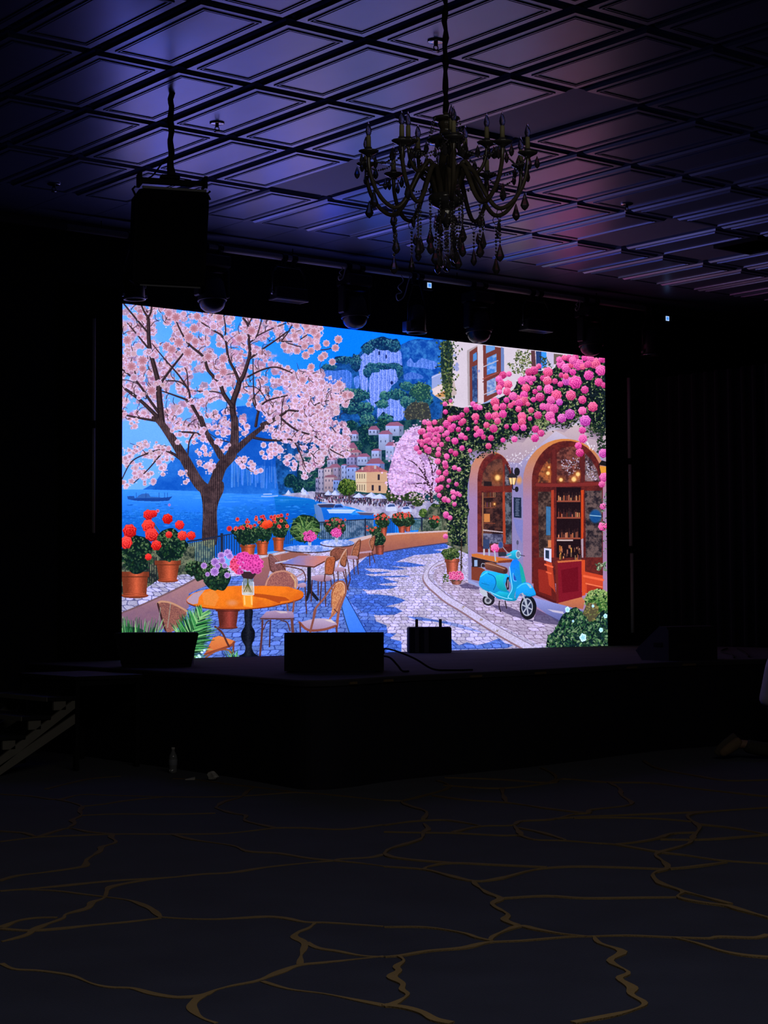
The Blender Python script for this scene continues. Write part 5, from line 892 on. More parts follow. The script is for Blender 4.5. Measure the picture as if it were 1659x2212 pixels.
def tile_mesh(name, mat, dx, dy, levels):
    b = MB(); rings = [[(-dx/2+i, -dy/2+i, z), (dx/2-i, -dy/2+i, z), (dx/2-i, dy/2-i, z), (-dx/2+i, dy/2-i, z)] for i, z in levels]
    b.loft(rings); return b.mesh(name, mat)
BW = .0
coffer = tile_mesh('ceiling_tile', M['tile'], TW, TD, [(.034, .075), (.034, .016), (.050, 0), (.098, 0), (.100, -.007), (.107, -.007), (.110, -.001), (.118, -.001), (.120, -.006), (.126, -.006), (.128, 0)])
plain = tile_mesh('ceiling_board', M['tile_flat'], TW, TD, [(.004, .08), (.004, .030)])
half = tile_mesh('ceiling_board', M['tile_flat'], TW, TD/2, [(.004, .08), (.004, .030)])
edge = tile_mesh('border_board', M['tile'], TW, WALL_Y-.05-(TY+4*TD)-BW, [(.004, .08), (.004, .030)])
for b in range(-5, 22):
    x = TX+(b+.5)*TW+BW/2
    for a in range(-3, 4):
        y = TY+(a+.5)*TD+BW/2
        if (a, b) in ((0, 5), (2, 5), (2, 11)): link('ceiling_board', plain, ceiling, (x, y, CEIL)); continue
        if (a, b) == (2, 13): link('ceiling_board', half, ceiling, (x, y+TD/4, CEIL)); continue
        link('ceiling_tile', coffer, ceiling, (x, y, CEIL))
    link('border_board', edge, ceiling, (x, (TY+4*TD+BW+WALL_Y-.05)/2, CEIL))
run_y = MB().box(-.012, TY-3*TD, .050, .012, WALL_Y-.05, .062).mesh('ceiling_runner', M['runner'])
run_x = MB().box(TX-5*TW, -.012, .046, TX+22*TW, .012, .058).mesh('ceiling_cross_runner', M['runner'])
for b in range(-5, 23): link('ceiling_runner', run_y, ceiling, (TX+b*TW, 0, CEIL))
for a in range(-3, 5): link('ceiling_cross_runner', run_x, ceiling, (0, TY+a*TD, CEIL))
# air return in the ceiling
v = thing('air_vent', 'dark slatted air return set in the ceiling near the right edge', 'vent', (TX+13.5*TW+BW/2, TY+2.25*TD+BW/2, CEIL-.01))
fr = MB()
for x0, y0, x1, y1 in ((-.278, -.278, .278, -.25), (-.278, .25, .278, .278), (-.278, -.25, -.25, .25), (.25, -.25, .278, .25)): fr.box(x0, y0, -.006, x1, y1, .045)
fr.build('frame', M['blackmetal'], v); MB().box(-.25, -.25, .04, .25, .25, .05).build('backing', M['slab'], v)
sl = MB().add([(-.25, -.012, 0), (.25, -.012, 0), (.25, .012, .018), (-.25, .012, .018), (-.25, -.010, .003), (.25, -.010, .003), (.25, .014, .021), (-.25, .014, .021)], [(0, 1, 2, 3), (7, 6, 5, 4), (0, 4, 5, 1), (1, 5, 6, 2), (2, 6, 7, 3), (3, 7, 4, 0)]).mesh('slat', M['blackmetal'])
for k in range(11): link('slat', sl, v, (0, -.23+k*.046, .004))
# sprinklers
SPR = [(6.99, 10.72, 'pendent sprinkler in the ceiling left of the chandelier, right of the hanging loudspeaker'), (7.02, 8.29, 'pendent sprinkler in the ceiling just left of the chandelier cord'), (11.31, 10.77, 'pendent sprinkler in the ceiling to the right of the chandelier'), (6.96, 13.15, 'pendent sprinkler in the dark ceiling corner left of the hanging loudspeaker')]
def sprinkler(x, y, label):
    s = thing('sprinkler', label, 'sprinkler', (x, y, CEIL), 0, 'ceiling sprinklers')
    MB().lathe([(.018, .002), (.052, 0), (.055, -.006), (.045, -.010), (.018, -.010)], 20).build('escutcheon', M['chrome'], s)
    MB().lathe([(.013, -.004), (.013, -.030), (.009, -.034)], 10).build('body', M['blackmetal'], s)
    y_ = MB(); y_.tube([(-.012, 0, -.030), (-.018, 0, -.045), (-.010, 0, -.062)], .0035, 6); y_.tube([(.012, 0, -.030), (.018, 0, -.045), (.010, 0, -.062)], .0035, 6); y_.build('yoke', M['blackmetal'], s)
    MB().lathe([(.002, -.060), (.022, -.064), (.022, -.067), (.002, -.068)], 12).build('deflector', M['chrome'], s)
for x, y, l in SPR: sprinkler(x, y, l)

# ---------------------------------------------------------------- video wall
SX0, SX1, SZ0, SZ1, SY = 8.397, 14.832, EYE-.582, EYE+2.764, 14.5
vw = thing('video_wall', 'large lit video wall showing a lakeside cafe street with blossom tree and scooter', 'screen', ((SX0+SX1)/2, SY, SZ0))
pic, _ = paint_picture()
OH, OW = pic.shape[:2]
img = bpy.data.images.new('video_wall_picture', OW, OH); px = np.ones((OH, OW, 4), np.float32); px[..., :3] = pic[::-1]
img.pixels.foreach_set(px.ravel()); img.update(); img.pack()
sm = bpy.data.materials.new('video_wall_face'); sm.use_nodes = True; nt = sm.node_tree; nt.nodes.clear()
ti = nt.nodes.new('ShaderNodeTexImage'); ti.image = img; ti.interpolation = 'Linear'; ti.extension = 'EXTEND'
em = nt.nodes.new('ShaderNodeEmission'); em.inputs[1].default_value = SCREEN_GAIN
# near-white and saturated diodes shine well beyond the photograph's clipping point
mr = nt.nodes.new('ShaderNodeMapRange'); mr.data_type = 'FLOAT_VECTOR'; mr.interpolation_type = 'SMOOTHSTEP'
for nm, val in ((7, (.80,)*3), (8, (.98,)*3), (9, (1.0,)*3), (10, HILITE)): mr.inputs[nm].default_value = val
vm = nt.nodes.new('ShaderNodeVectorMath'); vm.operation = 'MULTIPLY'
nt.links.new(ti.outputs[0], mr.inputs[6]); nt.links.new(ti.outputs[0], vm.inputs[0]); nt.links.new(mr.outputs[1], vm.inputs[1])
mo = nt.nodes.new('ShaderNodeOutputMaterial'); nt.links.new(vm.outputs[0], em.inputs[0]); nt.links.new(em.outputs[0], mo.inputs[0])
hw = (SX1-SX0)/2; hh = SZ1-SZ0
me = bpy.data.meshes.new('picture_face'); me.from_pydata([(-hw, 0, 0), (hw, 0, 0), (hw, 0, hh), (-hw, 0, hh)], [], [(0, 1, 2, 3)]); uv = me.uv_layers.new(name='UVMap')
for i, c in enumerate(((0, 0), (1, 0), (1, 1), (0, 1))): uv.data[i].uv = c
me.materials.append(sm); link('picture_face', me, vw)
bz = MB(); bz.box(-hw-.02, .003, -.0, hw+.02, .055, hh+.02); bz.build('cabinet', M['blackmetal'], vw)
bz = MB()
for a in ((-hw-.02, -.004, 0, -hw-.001, .003, hh+.02), (hw+.001, -.004, 0, hw+.02, .003, hh+.02), (-hw-.001, -.004, hh+.001, hw+.001, .003, hh+.02)): bz.box(*a)
bz.build('bezel', M['blackmetal'], vw)

# ---------------------------------------------------------------- fluted side panels and unlit light tubes
def fluted(x0, x1, z1, label):
    f = thing('fluted_panel', label, 'wall panel', ((x0+x1)/2, WALL_Y-.004, STAGE+.001), 0, 'fluted panels flanking the video wall')
    wd = x1-x0; MB().box(-wd/2, -.04, 0, wd/2, 0, z1-STAGE).build('backing', M['drape'], f)
    n = int(wd/.042); sl = MB().prism([(-.015, -.04), (.015, -.04), (.012, -.058), (.005, -.064), (-.005, -.064), (-.012, -.058)], 'z', 0, z1-STAGE).mesh('slat', M['drape'])
    for k in range(n): link('slat', sl, f, (-wd/2+(k+.5)*wd/n, 0, 0))
fluted(7.76, 8.37, 4.25, 'dark fluted panel left of the video wall'); fluted(14.86, 15.22, 4.05, 'narrow dark fluted panel right of the video wall')
def light_tube(x, y, segs, r, label):
    t = thing('light_tube', label, 'light tube', (x, y, 0), 0, 'unlit upright light tubes beside the video wall')
    for dx, z0, z1 in segs:
        MB().lathe([(r, z0), (r, z1)], 10, (dx, 0, 0)).build('tube', M['tube'], t)
        MB().lathe([(r*1.15, z0-.02), (r*1.15, z0+.015)], 10, (dx, 0, 0)).build('end_cap', M['rubber'], t); MB().lathe([(r*1.15, z1-.015), (r*1.15, z1+.02)], 10, (dx, 0, 0)).build('end_cap', M['rubber'], t)
        for zz in (z0+.2, z1-.2): MB().box(dx-.02, -.002, zz-.012, dx+.02, WALL_Y-.004-.0645-y, zz+.012).build('bracket', M['rubber'], t)
light_tube(8.07, 14.455, [(0, 1.93, 2.93), (0, 2.97, 3.95)], .016, 'thin unlit light tube on the fluted panel left of the video wall')
light_tube(15.20, 14.455, [(0, .9, 1.86), (-.015, 1.91, 2.90), (-.02, 2.94, 3.92)], .022, 'unlit three-piece light tube standing right of the video wall')
# black leg curtain closing the stage on the right
cu = MB(); n = 90; fr_ = []
pts = [(15.46+.045*math.sin(k*1.25)+.015*math.sin(k*.4), 11.2+k*.036) for k in range(n)]
rings = [[(x, y, z) for x, y in pts]+[(x+.02, y, z) for x, y in reversed(pts)] for z in (STAGE+.01, 3.9)]
lc = tag(cu.loft(rings, True, True).build('leg_curtain', M['drape']), 'black pleated leg curtain closing the right end of the stage', 'curtain')

# ---------------------------------------------------------------- stage
st = thing('stage', 'dark carpeted stage platform with rounded front below the video wall', 'stage', (0, 0, 0))
front = [(7.42, 14.49), (7.42, 12.2), (7.40, 11.2), (7.33, 10.5), (7.30, 10.15), (7.40, 10.02), (7.65, 10.02), (8.2, 10.17), (8.8, 10.22), (9.5, 10.25), (10.3, 10.38), (11.2, 10.56), (11.8, 10.62), (12.8, 10.52), (14.0, 10.45), (15.7, 10.45)]
fp = [(p.x, p.y) for p in curve([(x, y, 0) for x, y in front[3:]], 4)]; outline = front[:3]+fp+[(15.7, 14.49)]
cx_, cy_ = 11.5, 12.6
def inset(d): return [(x+(d if x < 7.9 else 0), y+(d if y < 11 else 0)) for x, y in outline]
MB().prism(inset(.03), 'z', 0, STAGE-.045).build('front_skirt', M['skirt'], st)
b = MB(); b.loft([[(x, y, STAGE-.045) for x, y in inset(.012)], [(x, y, STAGE-.012) for x, y in outline], [(x, y, STAGE-.003) for x, y in inset(.008)], [(x, y, STAGE) for x, y in inset(.03)]]); b.build('deck', M['deck'], st)
for k in range(6):
    i = random.randrange(6, len(fp)-6); p, q = Vector((*fp[i], 0)), Vector((*fp[i+1], 0)); e = p+(q-p)*.7
    MB().loft([[(a.x, a.y-.006, STAGE-.040), (a.x, a.y-.006, STAGE-.022), (a.x, a.y+.012, STAGE-.022), (a.x, a.y+.012, STAGE-.040)] for a in (p, e)]).build('gold_edge_mark', M['vein'], st)

# ---------------------------------------------------------------- stage monitors, case, cables
def wedge(label, loc, rz, wd, dp, ht, top):
    w_ = thing('floor_monitor', label, 'speaker', loc, rz, 'wedge monitors on the stage')
    prof = [(-dp/2, .012), (-dp/2-.0, ht*.94), (-dp/2+.03, ht), (-dp/2+top, ht), (dp/2, ht*.30), (dp/2, .03), (dp/2-.05, .012)]
    MB().prism(prof, 'x', -wd/2, wd/2).build('cabinet', M['cab'], w_)
    a = Vector((0, -dp/2+top, ht)); b_ = Vector((0, dp/2, ht*.30)); t = (b_-a).normalized(); nn = Vector((0, -t.z, t.y)); g0 = a+t*.02+nn*.004; g1 = b_-t*.02+nn*.004
    MB().add([(-wd/2+.02, g0.y, g0.z), (wd/2-.02, g0.y, g0.z), (wd/2-.02, g1.y, g1.z), (-wd/2+.02, g1.y, g1.z)]+[(s*(wd/2-.02), (g+nn*.008).y, (g+nn*.008).z) for s, g in ((-1, g0), (1, g0), (1, g1), (-1, g1))], [(0, 1, 5, 4), (1, 2, 6, 5), (2, 3, 7, 6), (3, 0, 4, 7), (4, 5, 6, 7), (3, 2, 1, 0)]).build('grille', M['grille'], w_)
    for s in (-1, 1): MB().box(s*wd/2-.006, -.06, ht*.45, s*wd/2+.006, .06, ht*.45+.04, .004).build('handle', M['rubber'], w_)
    for sx in (-1, 1):
        for sy in (-1, 1): MB().lathe([(.018, 0), (.02, .014)], 8, (sx*(wd/2-.05), sy*(dp/2-.07), 0)).build('foot', M['rubber'], w_)
    return w_
wedge('black wedge monitor seen from behind at the middle of the stage edge', (8.33, 11.10, STAGE), -.672, .765, .44, .305, .14)
wr = thing('floor_monitor', 'black wedge monitor showing its slanted end panel near the right of the stage', 'speaker', (12.08, 10.87, STAGE), -1.64, 'wedge monitors on the stage')
MB().prism([(-.22, .0), (-.30, .085), (.02, .305), (.10, .30), (.13, .27), (.13, 0)], 'y', -.30, .30).build('cabinet', M['cab'], wr)
MB().add([(-.290, -.28, .098), (-.290, .28, .098), (.010, .28, .304), (.010, -.28, .304), (-.298, -.28, .106), (-.298, .28, .106), (.002, .28, .312), (.002, -.28, .312)], [(0, 1, 2, 3), (7, 6, 5, 4), (0, 4, 5, 1), (1, 5, 6, 2), (2, 6, 7, 3), (3, 7, 4, 0)]).build('grille', M['grille'], wr)
for s in (-1, 1): MB().box(-.06, s*.302-.004, .12, .05, s*.302+.004, .16, .003).build('handle', M['rubber'], wr)
wl = thing('floor_monitor', 'black flared wedge monitor at the left end of the stage', 'speaker', (7.93, 13.05, STAGE), -.672, 'wedge monitors on the stage')
MB().loft([[(-.29, -.22, 0), (.29, -.22, 0), (.27, .16, 0), (-.27, .16, 0)], [(-.355, -.24, .27), (.355, -.24, .27), (.30, .08, .27), (-.30, .08, .27)], [(-.35, -.235, .285), (.35, -.235, .285), (.295, .075, .285), (-.295, .075, .285)]]).build('cabinet', M['cab'], wl)
MB().box(-.30, -.236, .03, .30, -.228, .25).build('grille', M['grille'], wl)
MB().box(-.25, .075, .10, .25, .125, .16, .006).build('handle', M['rubber'], wl)
c = thing('equipment_case', 'small dark equipment case with two upright grips on the stage before the screen', 'case', (11.80, 14.10, STAGE), -.62)
MB().box(-.222, -.14, 0, .222, .14, .265, .012).build('body', M['cab'], c)
MB().box(-.155, -.146, .004, -.115, -.139, .26).build('strap', M['grey'], c); MB().box(-.06, -.146, .004, -.015, -.139, .26).build('strap', M['grey'], c)
for sx in (-.128, .118): MB().box(sx-.014, -.02, .262, sx+.014, .02, .345, .005).build('grip', M['rubber'], c)
MB().box(-.21, -.143, .19, .0, -.139, .25).build('faceplate', M['grille'], c)
def cable(label, pts, r=.008):
    return tag(MB().tube(curve(pts, 6), r, 6).build('cable', M['rubber']), label, 'cable', 'cables on the stage')
cable('black cable running from the middle monitor to the right along the stage edge', [(8.55, 10.90, STAGE+.16), (8.68, 10.86, STAGE+.17), (8.80, 10.70, STAGE+.10), (8.86, 10.55, STAGE+.02), (8.93, 10.42, STAGE+.011), (9.10, 10.35, STAGE+.011)])
cable('short black cable dangling beside the middle monitor', [(8.55, 10.87, STAGE+.12), (8.63, 10.80, STAGE+.11), (8.65, 10.72, STAGE+.05), (8.60, 10.60, STAGE+.011), (8.58, 10.50, STAGE+.011)])
cable('black cable curving over the stage at the far right', [(14.70, 12.60, STAGE+.011), (13.9, 12.0, STAGE+.011), (13.34, 11.39, STAGE+.011), (12.85, 10.95, STAGE+.011), (12.60, 10.72, STAGE+.011)])
cable('straight black cable beside the curving one at the far right of the stage', [(14.75, 12.50, STAGE+.011), (13.64, 11.47, STAGE+.011), (12.84, 10.75, STAGE+.011)])

# ---------------------------------------------------------------- portable steps on the left
sp = thing('portable_steps', 'portable aluminium steps with black treads leading up to the left of the stage', 'steps', (6.76, 12.40, 0))
def bar(mb, a, b_, h, t=.022):
    a, b_ = Vector(a), Vector(b_); mb.loft([[(p.x, p.y-t/2, p.z-h/2), (p.x, p.y+t/2, p.z-h/2), (p.x, p.y+t/2, p.z+h/2), (p.x, p.y-t/2, p.z+h/2)] for p in (a, b_)])
for y in (0, .90):
    for z0, z1 in ((.105, .525), (.045, .405)):
        m_ = MB(); bar(m_, (-.64, y, z0), (.0, y, z1), .075); m_.build('stringer', M['alu'], sp)
    for x in (.018, .56): m_ = MB(); m_.box(x-.018, y-.018, 0, x+.018, y+.018, .70); m_.build('post', M['blackmetal'], sp)
    m_ = MB(); m_.box(.0, y-.012, .66, .60, y+.012, .70); m_.build('landing_rail', M['blackmetal'], sp)
    for k in range(3):
        x = -.10-.215*k; z = .50-.14*k; m_ = MB(); m_.box(x-.085, y-.011, z-.02, x+.02, y+.011, z+.055); m_.build('tread_bracket', M['alu'], sp)
for k in range(3):
    x = -.13-.215*k; z = .565-.14*k; MB().box(x-.12, -.03, z-.012, x+.13, .93, z+.018, .004).build('tread', M['tread'], sp); MB().box(x-.126, -.03, z-.014, x-.12, .93, z+.019).build('nosing', M['alu'], sp)
MB().box(-.01, -.03, .702, .605, .93, .735, .005).build('landing', M['tread'], sp)

# ---------------------------------------------------------------- lighting pipe and fixtures
PZ, PY = EYE+3.345, 14.2
lp = thing('lighting_pipe', 'long grey lighting pipe hung along the ceiling above the video wall', 'pipe', (11.5, PY, PZ))
MB().tube([(-3.85, 0, 0), (0, 0, .0), (3.80, 0, 0)], .031, 12).build('pipe', M['pipe'], lp)
for x in (-3.5, -1.35, .8, 2.9): MB().tube([(x, 0, .02), (x, 0, CEIL-PZ-.001)], .006, 6).build('drop_rod', M['blackmetal'], lp)
def clamps(fx, xs):
    for x in xs:
        x += fx-11.5
        b_ = MB(); n = 12; rings = [[(x+h, .042*math.cos(2*PI*i/n), .042*math.sin(2*PI*i/n)) for i in range(n)] for h in (-.030, .030)]; b_.loft(rings); b_.box(x-.015, -.02, -.079, x+.015, .02, -.035); b_.build('clamp', M['blackmetal'], lp)
def moving_head(x, label, tilt=.5):
    t = thing('moving_head', label, 'stage light', (x, PY, PZ), 0, 'moving-head lights on the pipe')
    clamps(x, (-.085, .085)); MB().box(-.15, -.12, -.20, .15, .12, -.085, .015).build('base', M['blackmetal'], t)
    y_ = MB(); y_.box(-.175, -.045, -.235, .175, .045, -.20, .008)
    for s in (-1, 1): y_.box(s*.158-.018, -.05, -.48, s*.158+.018, .05, -.21, .01)
    y_.build('yoke', M['blackmetal'], t)
    h = MB(); h.lathe([(.02, .165), (.085, .155), (.118, .10), (.132, .0), (.138, -.05), (.138, -.07), (.133, -.08), (.118, -.08)], 20); ho = h.build('head', M['blackmetal'], t, (0, 0, -.44)); ho.rotation_euler.x = -tilt
    MB().lathe([(.137, -.066), (.144, -.072), (.137, -.082), (.130, -.078)], 24).build('lens_ring', M['blackmetal'], ho)
    MB().lathe([(.131, -.078), (.126, -.11), (.108, -.145), (.078, -.172), (.04, -.186), (.002, -.19)], 20, caps=False).build('lens', M['lens'], ho)
    MB().lathe([(.028, -.17), (.028, .17)], 10).build('pivot', M['blackmetal'], t, (0, 0, -.44)).rotation_euler.y = PI/2
def led_bar(x, label):
    t = thing('wash_light', label, 'stage light', (x, PY, PZ), 0, 'flat wash lights on the pipe')
    clamps(x, (-.06, .06)); MB().tube([(-.19, 0, -.34), (-.19, 0, -.16), (-.14, 0, -.09), (.14, 0, -.09), (.19, 0, -.16), (.19, 0, -.34)], .010, 6).build('yoke', M['blackmetal'], t)
    MB().box(-.185, -.07, -.42, .185, .07, -.30, .01).build('housing', M['blackmetal'], t)
    f = MB()
    for a in ((-.19, -.075, -.428, .19, -.066, -.412), (-.19, .066, -.428, .19, .075, -.412), (-.19, -.066, -.428, -.181, .066, -.412), (.181, -.066, -.428, .19, .066, -.412)): f.box(*a)
    f.build('frame', M['steel'], t); MB().box(-.181, -.066, -.424, .181, .066, -.418).build('lens', M['lens'], t)
    for s in (-1, 1): MB().lathe([(.016, -.012), (.022, 0), (.016, .012)], 10, (0, 0, 0)).build('knob', M['steel'], t, (s*.197, 0, -.36)).rotation_euler.y = PI/2
def par(x, z, label, side_box=False, disp=None):
    t = thing('par_light', label, 'stage light', (x, PY, PZ), 0, 'par lights on the pipe')
    clamps(x, (-.05, .05)); MB().tube([(-.115, 0, z+.12), (-.115, 0, z+.30), (-.05, 0, -.09), (.05, 0, -.09), (.115, 0, z+.30), (.115, 0, z+.12)], .009, 6).build('yoke', M['blackmetal'], t)
    MB().lathe([(.03, z+.30), (.075, z+.28), (.092, z+.20), (.098, z+.0), (.092, z+.0), (.088, z+.03)], 20, caps=False).build('can', M['blackmetal'], t)
    MB().lathe([(.088, z+.006), (.104, z), (.107, z+.008), (.100, z+.014)], 24, caps=False).build('rim', M['steel'], t)
    MB().lathe([(.088, z+.03), (.05, z+.036), (.002, z+.04)], 20, caps=False).build('lens', M['lens'], t)
    for s in (-1, 1): MB().box(s*.118-.014, -.016, z+.02, s*.118+.014, .016, z+.05, .004).build('knob', M['steel'], t)
    if side_box: MB().box(-.175, -.05, z+.0, -.115, .03, z+.11, .006).build('ballast_box', M['steel'], t)
    if disp:
        dx, dz = disp; MB().box(dx-.06, -.10, dz-.05, dx+.06, -.06, dz+.05, .006).build('control_box', M['blackmetal'], t)
        d = MB().box(dx-.027, -.104, dz-.027, dx+.027, -.100, dz+.027).build('display', M['display_rim'], t); MB().box(dx-.017, -.1055, dz-.017, dx+.017, -.104, dz+.017).build('display_pixels', M['display'], d)
par(8.35, -.59, 'par light with bright ring hanging over the top left corner of the screen')
moving_head(9.20, 'moving-head light hanging just right of the big black loudspeaker', .08)
led_bar(10.10, 'flat wash light with pale frame over the left half of the screen')
moving_head(10.92, 'moving-head light hanging over the sky part of the screen, below the chandelier on its left', .08)
par(11.74, -.60, 'par light with blue lit box and ring over the middle of the screen', True, (.09, -.10))
moving_head(12.60, 'moving-head light hanging over the pale building on the screen', .08)
led_bar(13.45, 'flat wash light with pale frame over the right half of the screen')
moving_head(14.30, 'moving-head light hanging over the top right corner of the screen', .08)
par(15.27, -.55, 'par light with small blue display beyond the right edge of the screen', False, (.20, -.105))
for lab, x, s in (('loop of white cable hanging from the pipe over the middle of the screen', 11.50, 1.0), ('small loop of cable hanging from the pipe over the left half of the screen', 10.72, .55), ('small loop of cable hanging from the pipe toward its right end', 14.05, .5)):
    tag(MB().tube(curve([(x, PY-.04, PZ-.02), (x+.02*s, PY-.05, PZ-.08*s), (x-.05*s, PY-.05, PZ-.15*s), (x+.0*s, PY-.05, PZ-.20*s), (x-.07*s, PY-.05, PZ-.23*s), (x-.05*s, PY-.05, PZ-.29*s), (x+.03*s, PY-.05, PZ-.24*s), (x+.09*s, PY-.04, PZ-.10*s), (x+.12*s, PY-.04, PZ-.02)], 5), .006, 6).build('cable_loop', M['pipe']), lab, 'cable', 'cable loops on the pipe')

# ---------------------------------------------------------------- hanging loudspeaker
s = thing('hanging_loudspeaker', 'big black loudspeaker hung from the ceiling on a wrapped cable', 'speaker', (6.33, 10.32, 3.49), -.36)
MB().loft([[(-.235, -.20, 0), (.215, -.20, 0), (.17, .22, 0), (-.19, .22, 0)], [(-.255, -.21, .02), (.24, -.21, .02), (.19, .23, .02), (-.21, .23, .02)], [(-.26, -.21, .57), (.245, -.21, .57), (.19, .23, .57), (-.21, .23, .57)], [(-.205, -.20, .645), (.24, -.20, .645), (.19, .22, .645), (-.16, .22, .645)]]).build('cabinet', M['cab'], s, (0, .135, .012)).rotation_euler.x = .21
MB().box(-.235, -.218, .04, .225, -.21, .56).build('grille', M['grille'], s, (0, .135, .012)).rotation_euler.x = .21
MB().box(-.205, -.214, -.004, .21, -.204, .006).build('edge_strip', M['steel'], s, (0, .135, .012)).rotation_euler.x = .21
rg_ = MB(); rg_.box(-.215, -.06, .672, .25, -.02, .708); rg_.box(-.215, -.10, .65, -.195, .02, .735); rg_.box(.235, -.10, .65, .255, .02, .735); rg_.build('rigging_bar', M['blackmetal'], s)
MB().box(-.20, -.16, .646, .235, -.13, .662).build('top_plate', M['steel'], s, (0, .135, .012)).rotation_euler.x = .21
for x in (-.25, .262): MB().tube([(x, -.15, .62), (x-.02, -.15, .60), (x, -.15, .56)], .008, 6).build('shackle', M['blackmetal'], s)
pts = [(.012+.005*math.sin(k*1.9), -.04, .70+k*.047) for k in range(14)]; pts[-1] = (.035, -.04, CEIL-3.49+.04)
MB().tube(curve(pts, 2), [.034, .026, .020, .022, .018, .023, .020, .019, .021], 10).build('wrapped_cable', M['sleeve'], s)
MB().box(-.06, -.075, .705, .07, -.005, .735, .006).build('shackle_plate', M['blackmetal'], s)
MB().tube(curve([(-.01, -.05, .86), (-.06, -.06, .80), (-.11, -.06, .73), (-.15, -.06, .70)], 5), .006, 6).build('signal_cable', M['rubber'], s)

# ---------------------------------------------------------------- chandelier
CHX, CHY, CHZ = 5.80, 6.775, EYE+2.013
ch = thing('chandelier', 'dark crystal chandelier with candle bulbs and hanging bead strings', 'chandelier', (CHX, CHY, CHZ))
Zp = lambda y: (430-y)/405.0
MB().lathe([(.012, Zp(250)), (.018, Zp(262)), (.035, Zp(268)), (.045, Zp(276)), (.03, Zp(284)), (.035, Zp(296)), (.05, Zp(304)), (.055, Zp(312)), (.035, Zp(322)), (.028, Zp(330)), (.036, Zp(345)), (.042, Zp(365)), (.046, Zp(395)), (.05, Zp(415)), (.06, Zp(424))], 18).build('stem', M['amber'], ch)
MB().lathe([(.03, Zp(318)), (.085, Zp(314)), (.10, Zp(308)), (.095, Zp(306)), (.03, Zp(311))], 18).build('crown_dish', M['glass'], ch)
MB().lathe([(.02, Zp(272)), (.06, Zp(268)), (.072, Zp(262)), (.066, Zp(261)), (.02, Zp(266))], 16).build('top_dish', M['glass'], ch)
MB().lathe([(.02, Zp(420)), (.085, Zp(422)), (.092, Zp(428)), (.088, Zp(436)), (.07, Zp(444)), (.04, Zp(450)), (.03, Zp(456))], 20).build('bowl', M['glass'], ch)
MB().lathe([(.03, Zp(452)), (.045, Zp(458)), (.03, Zp(464)), (.055, Zp(470)), (.058, Zp(476)), (.05, Zp(480)), (.02, Zp(482)), (.012, Zp(490))], 18).build('lower_ring', M['glass'], ch)
MB().tube([(.003*math.sin(k*2.1), .004*math.cos(k*1.7), Zp(252)+k*(CEIL-CHZ-Zp(252)+.04)/24) for k in range(25)], [.0135+.004*math.sin(k*2.3) for k in range(25)], 8).build('corded_chain', M['rope'], ch)
MB().lathe([(.07, CEIL-CHZ), (.075, CEIL-CHZ-.02), (.05, CEIL-CHZ-.05), (.02, CEIL-CHZ-.07)], 16).build('ceiling_canopy', M['blackmetal'], ch)
drop_me = MB().loft([[(1.2*r*math.cos(2*PI*i/6), r*math.sin(2*PI*i/6)*.8, z*1.1) for i in range(6)] for r, z in ((.001, 0), (.006, -.014), (.010, -.030), (.017, -.052), (.019, -.060), (.012, -.074), (.001, -.084))]).mesh('crystal_drop', M['crystal'])
small_me = MB().loft([[(1.15*r*math.cos(2*PI*i/6), r*math.sin(2*PI*i/6)*.8, z*1.1) for i in range(6)] for r, z in ((.001, 0), (.009, -.022), (.013, -.036), (.009, -.050), (.001, -.058))]).mesh('crystal_drop', M['crystal'])
cup_me = MB().lathe([(.010, -.02), (.016, -.012), (.03, -.004), (.046, .004), (.052, .012), (.046, .010), (.028, .006), (.017, .010), (.017, .03), (.012, .03)], 12).mesh('candle_cup', M['glass'])
can_me = MB().lathe([(.0125, .025), (.0115, .085), (.009, .09)], 10).mesh('candle', M['candle'])
bulb_me = MB().lathe([(.008, .088), (.013, .10), (.0155, .113), (.012, .130), (.006, .146), (.001, .162)], 10).mesh('bulb', M['bulb'])
def beadstring(pts, r=.0062, n=6):
    r *= 1.22
    b_ = MB(); pts = [Vector(p) for p in pts]; L = sum((pts[i+1]-pts[i]).length for i in range(len(pts)-1)); k = max(2, int(L/(r*2.35)))
    for q in range(k):
        d = L*(q+.5)/k; i = 0
        while i < len(pts)-2 and d > (pts[i+1]-pts[i]).length: d -= (pts[i+1]-pts[i]).length; i += 1
        p = pts[i]+(pts[i+1]-pts[i]).normalized()*d; b_.ball(p, r*(1.15 if q % 4 == 0 else .9), n, 4)
    return b_
def arm(prof, ang, end_r, end_z, rad, bob=.0):
    c_, s_ = math.cos(ang), math.sin(ang)
    a = MB().tube(curve([(r*c_, r*s_, z) for r, z in prof], 5), rad, 8).build('arm', M['amber'], ch)
    e = (end_r*c_, end_r*s_, end_z)
    link('candle_cup', cup_me, a, e); link('candle', can_me, a, e); link('bulb', bulb_me, a, e)
    for k in range(4):
        q = ang+k*PI/2+.4; link('crystal_drop', small_me, a, (e[0]+.048*math.cos(q), e[1]+.048*math.sin(q), e[2]-.005-.018*(k % 2)), q)
    return e
low = [(.05, Zp(424)), (.065, Zp(400)), (.085, Zp(378)), (.115, Zp(370)), (.145, Zp(378)), (.18, Zp(405)), (.22, Zp(436)), (.27, Zp(456)), (.33, Zp(448)), (.385, Zp(420)), (.415, Zp(385)), (.42, Zp(356))]
upp = [(.045, Zp(415)), (.055, Zp(390)), (.07, Zp(366)), (.095, Zp(354)), (.12, Zp(364)), (.145, Zp(378)), (.175, Zp(374)), (.20, Zp(355)), (.21, Zp(328))]
ends = []; a0 = .673
for k in range(10): ends.append(arm(low, a0+.28+2*PI*k/10, .42, Zp(350), [.016, .015, .012, .011, .010]))
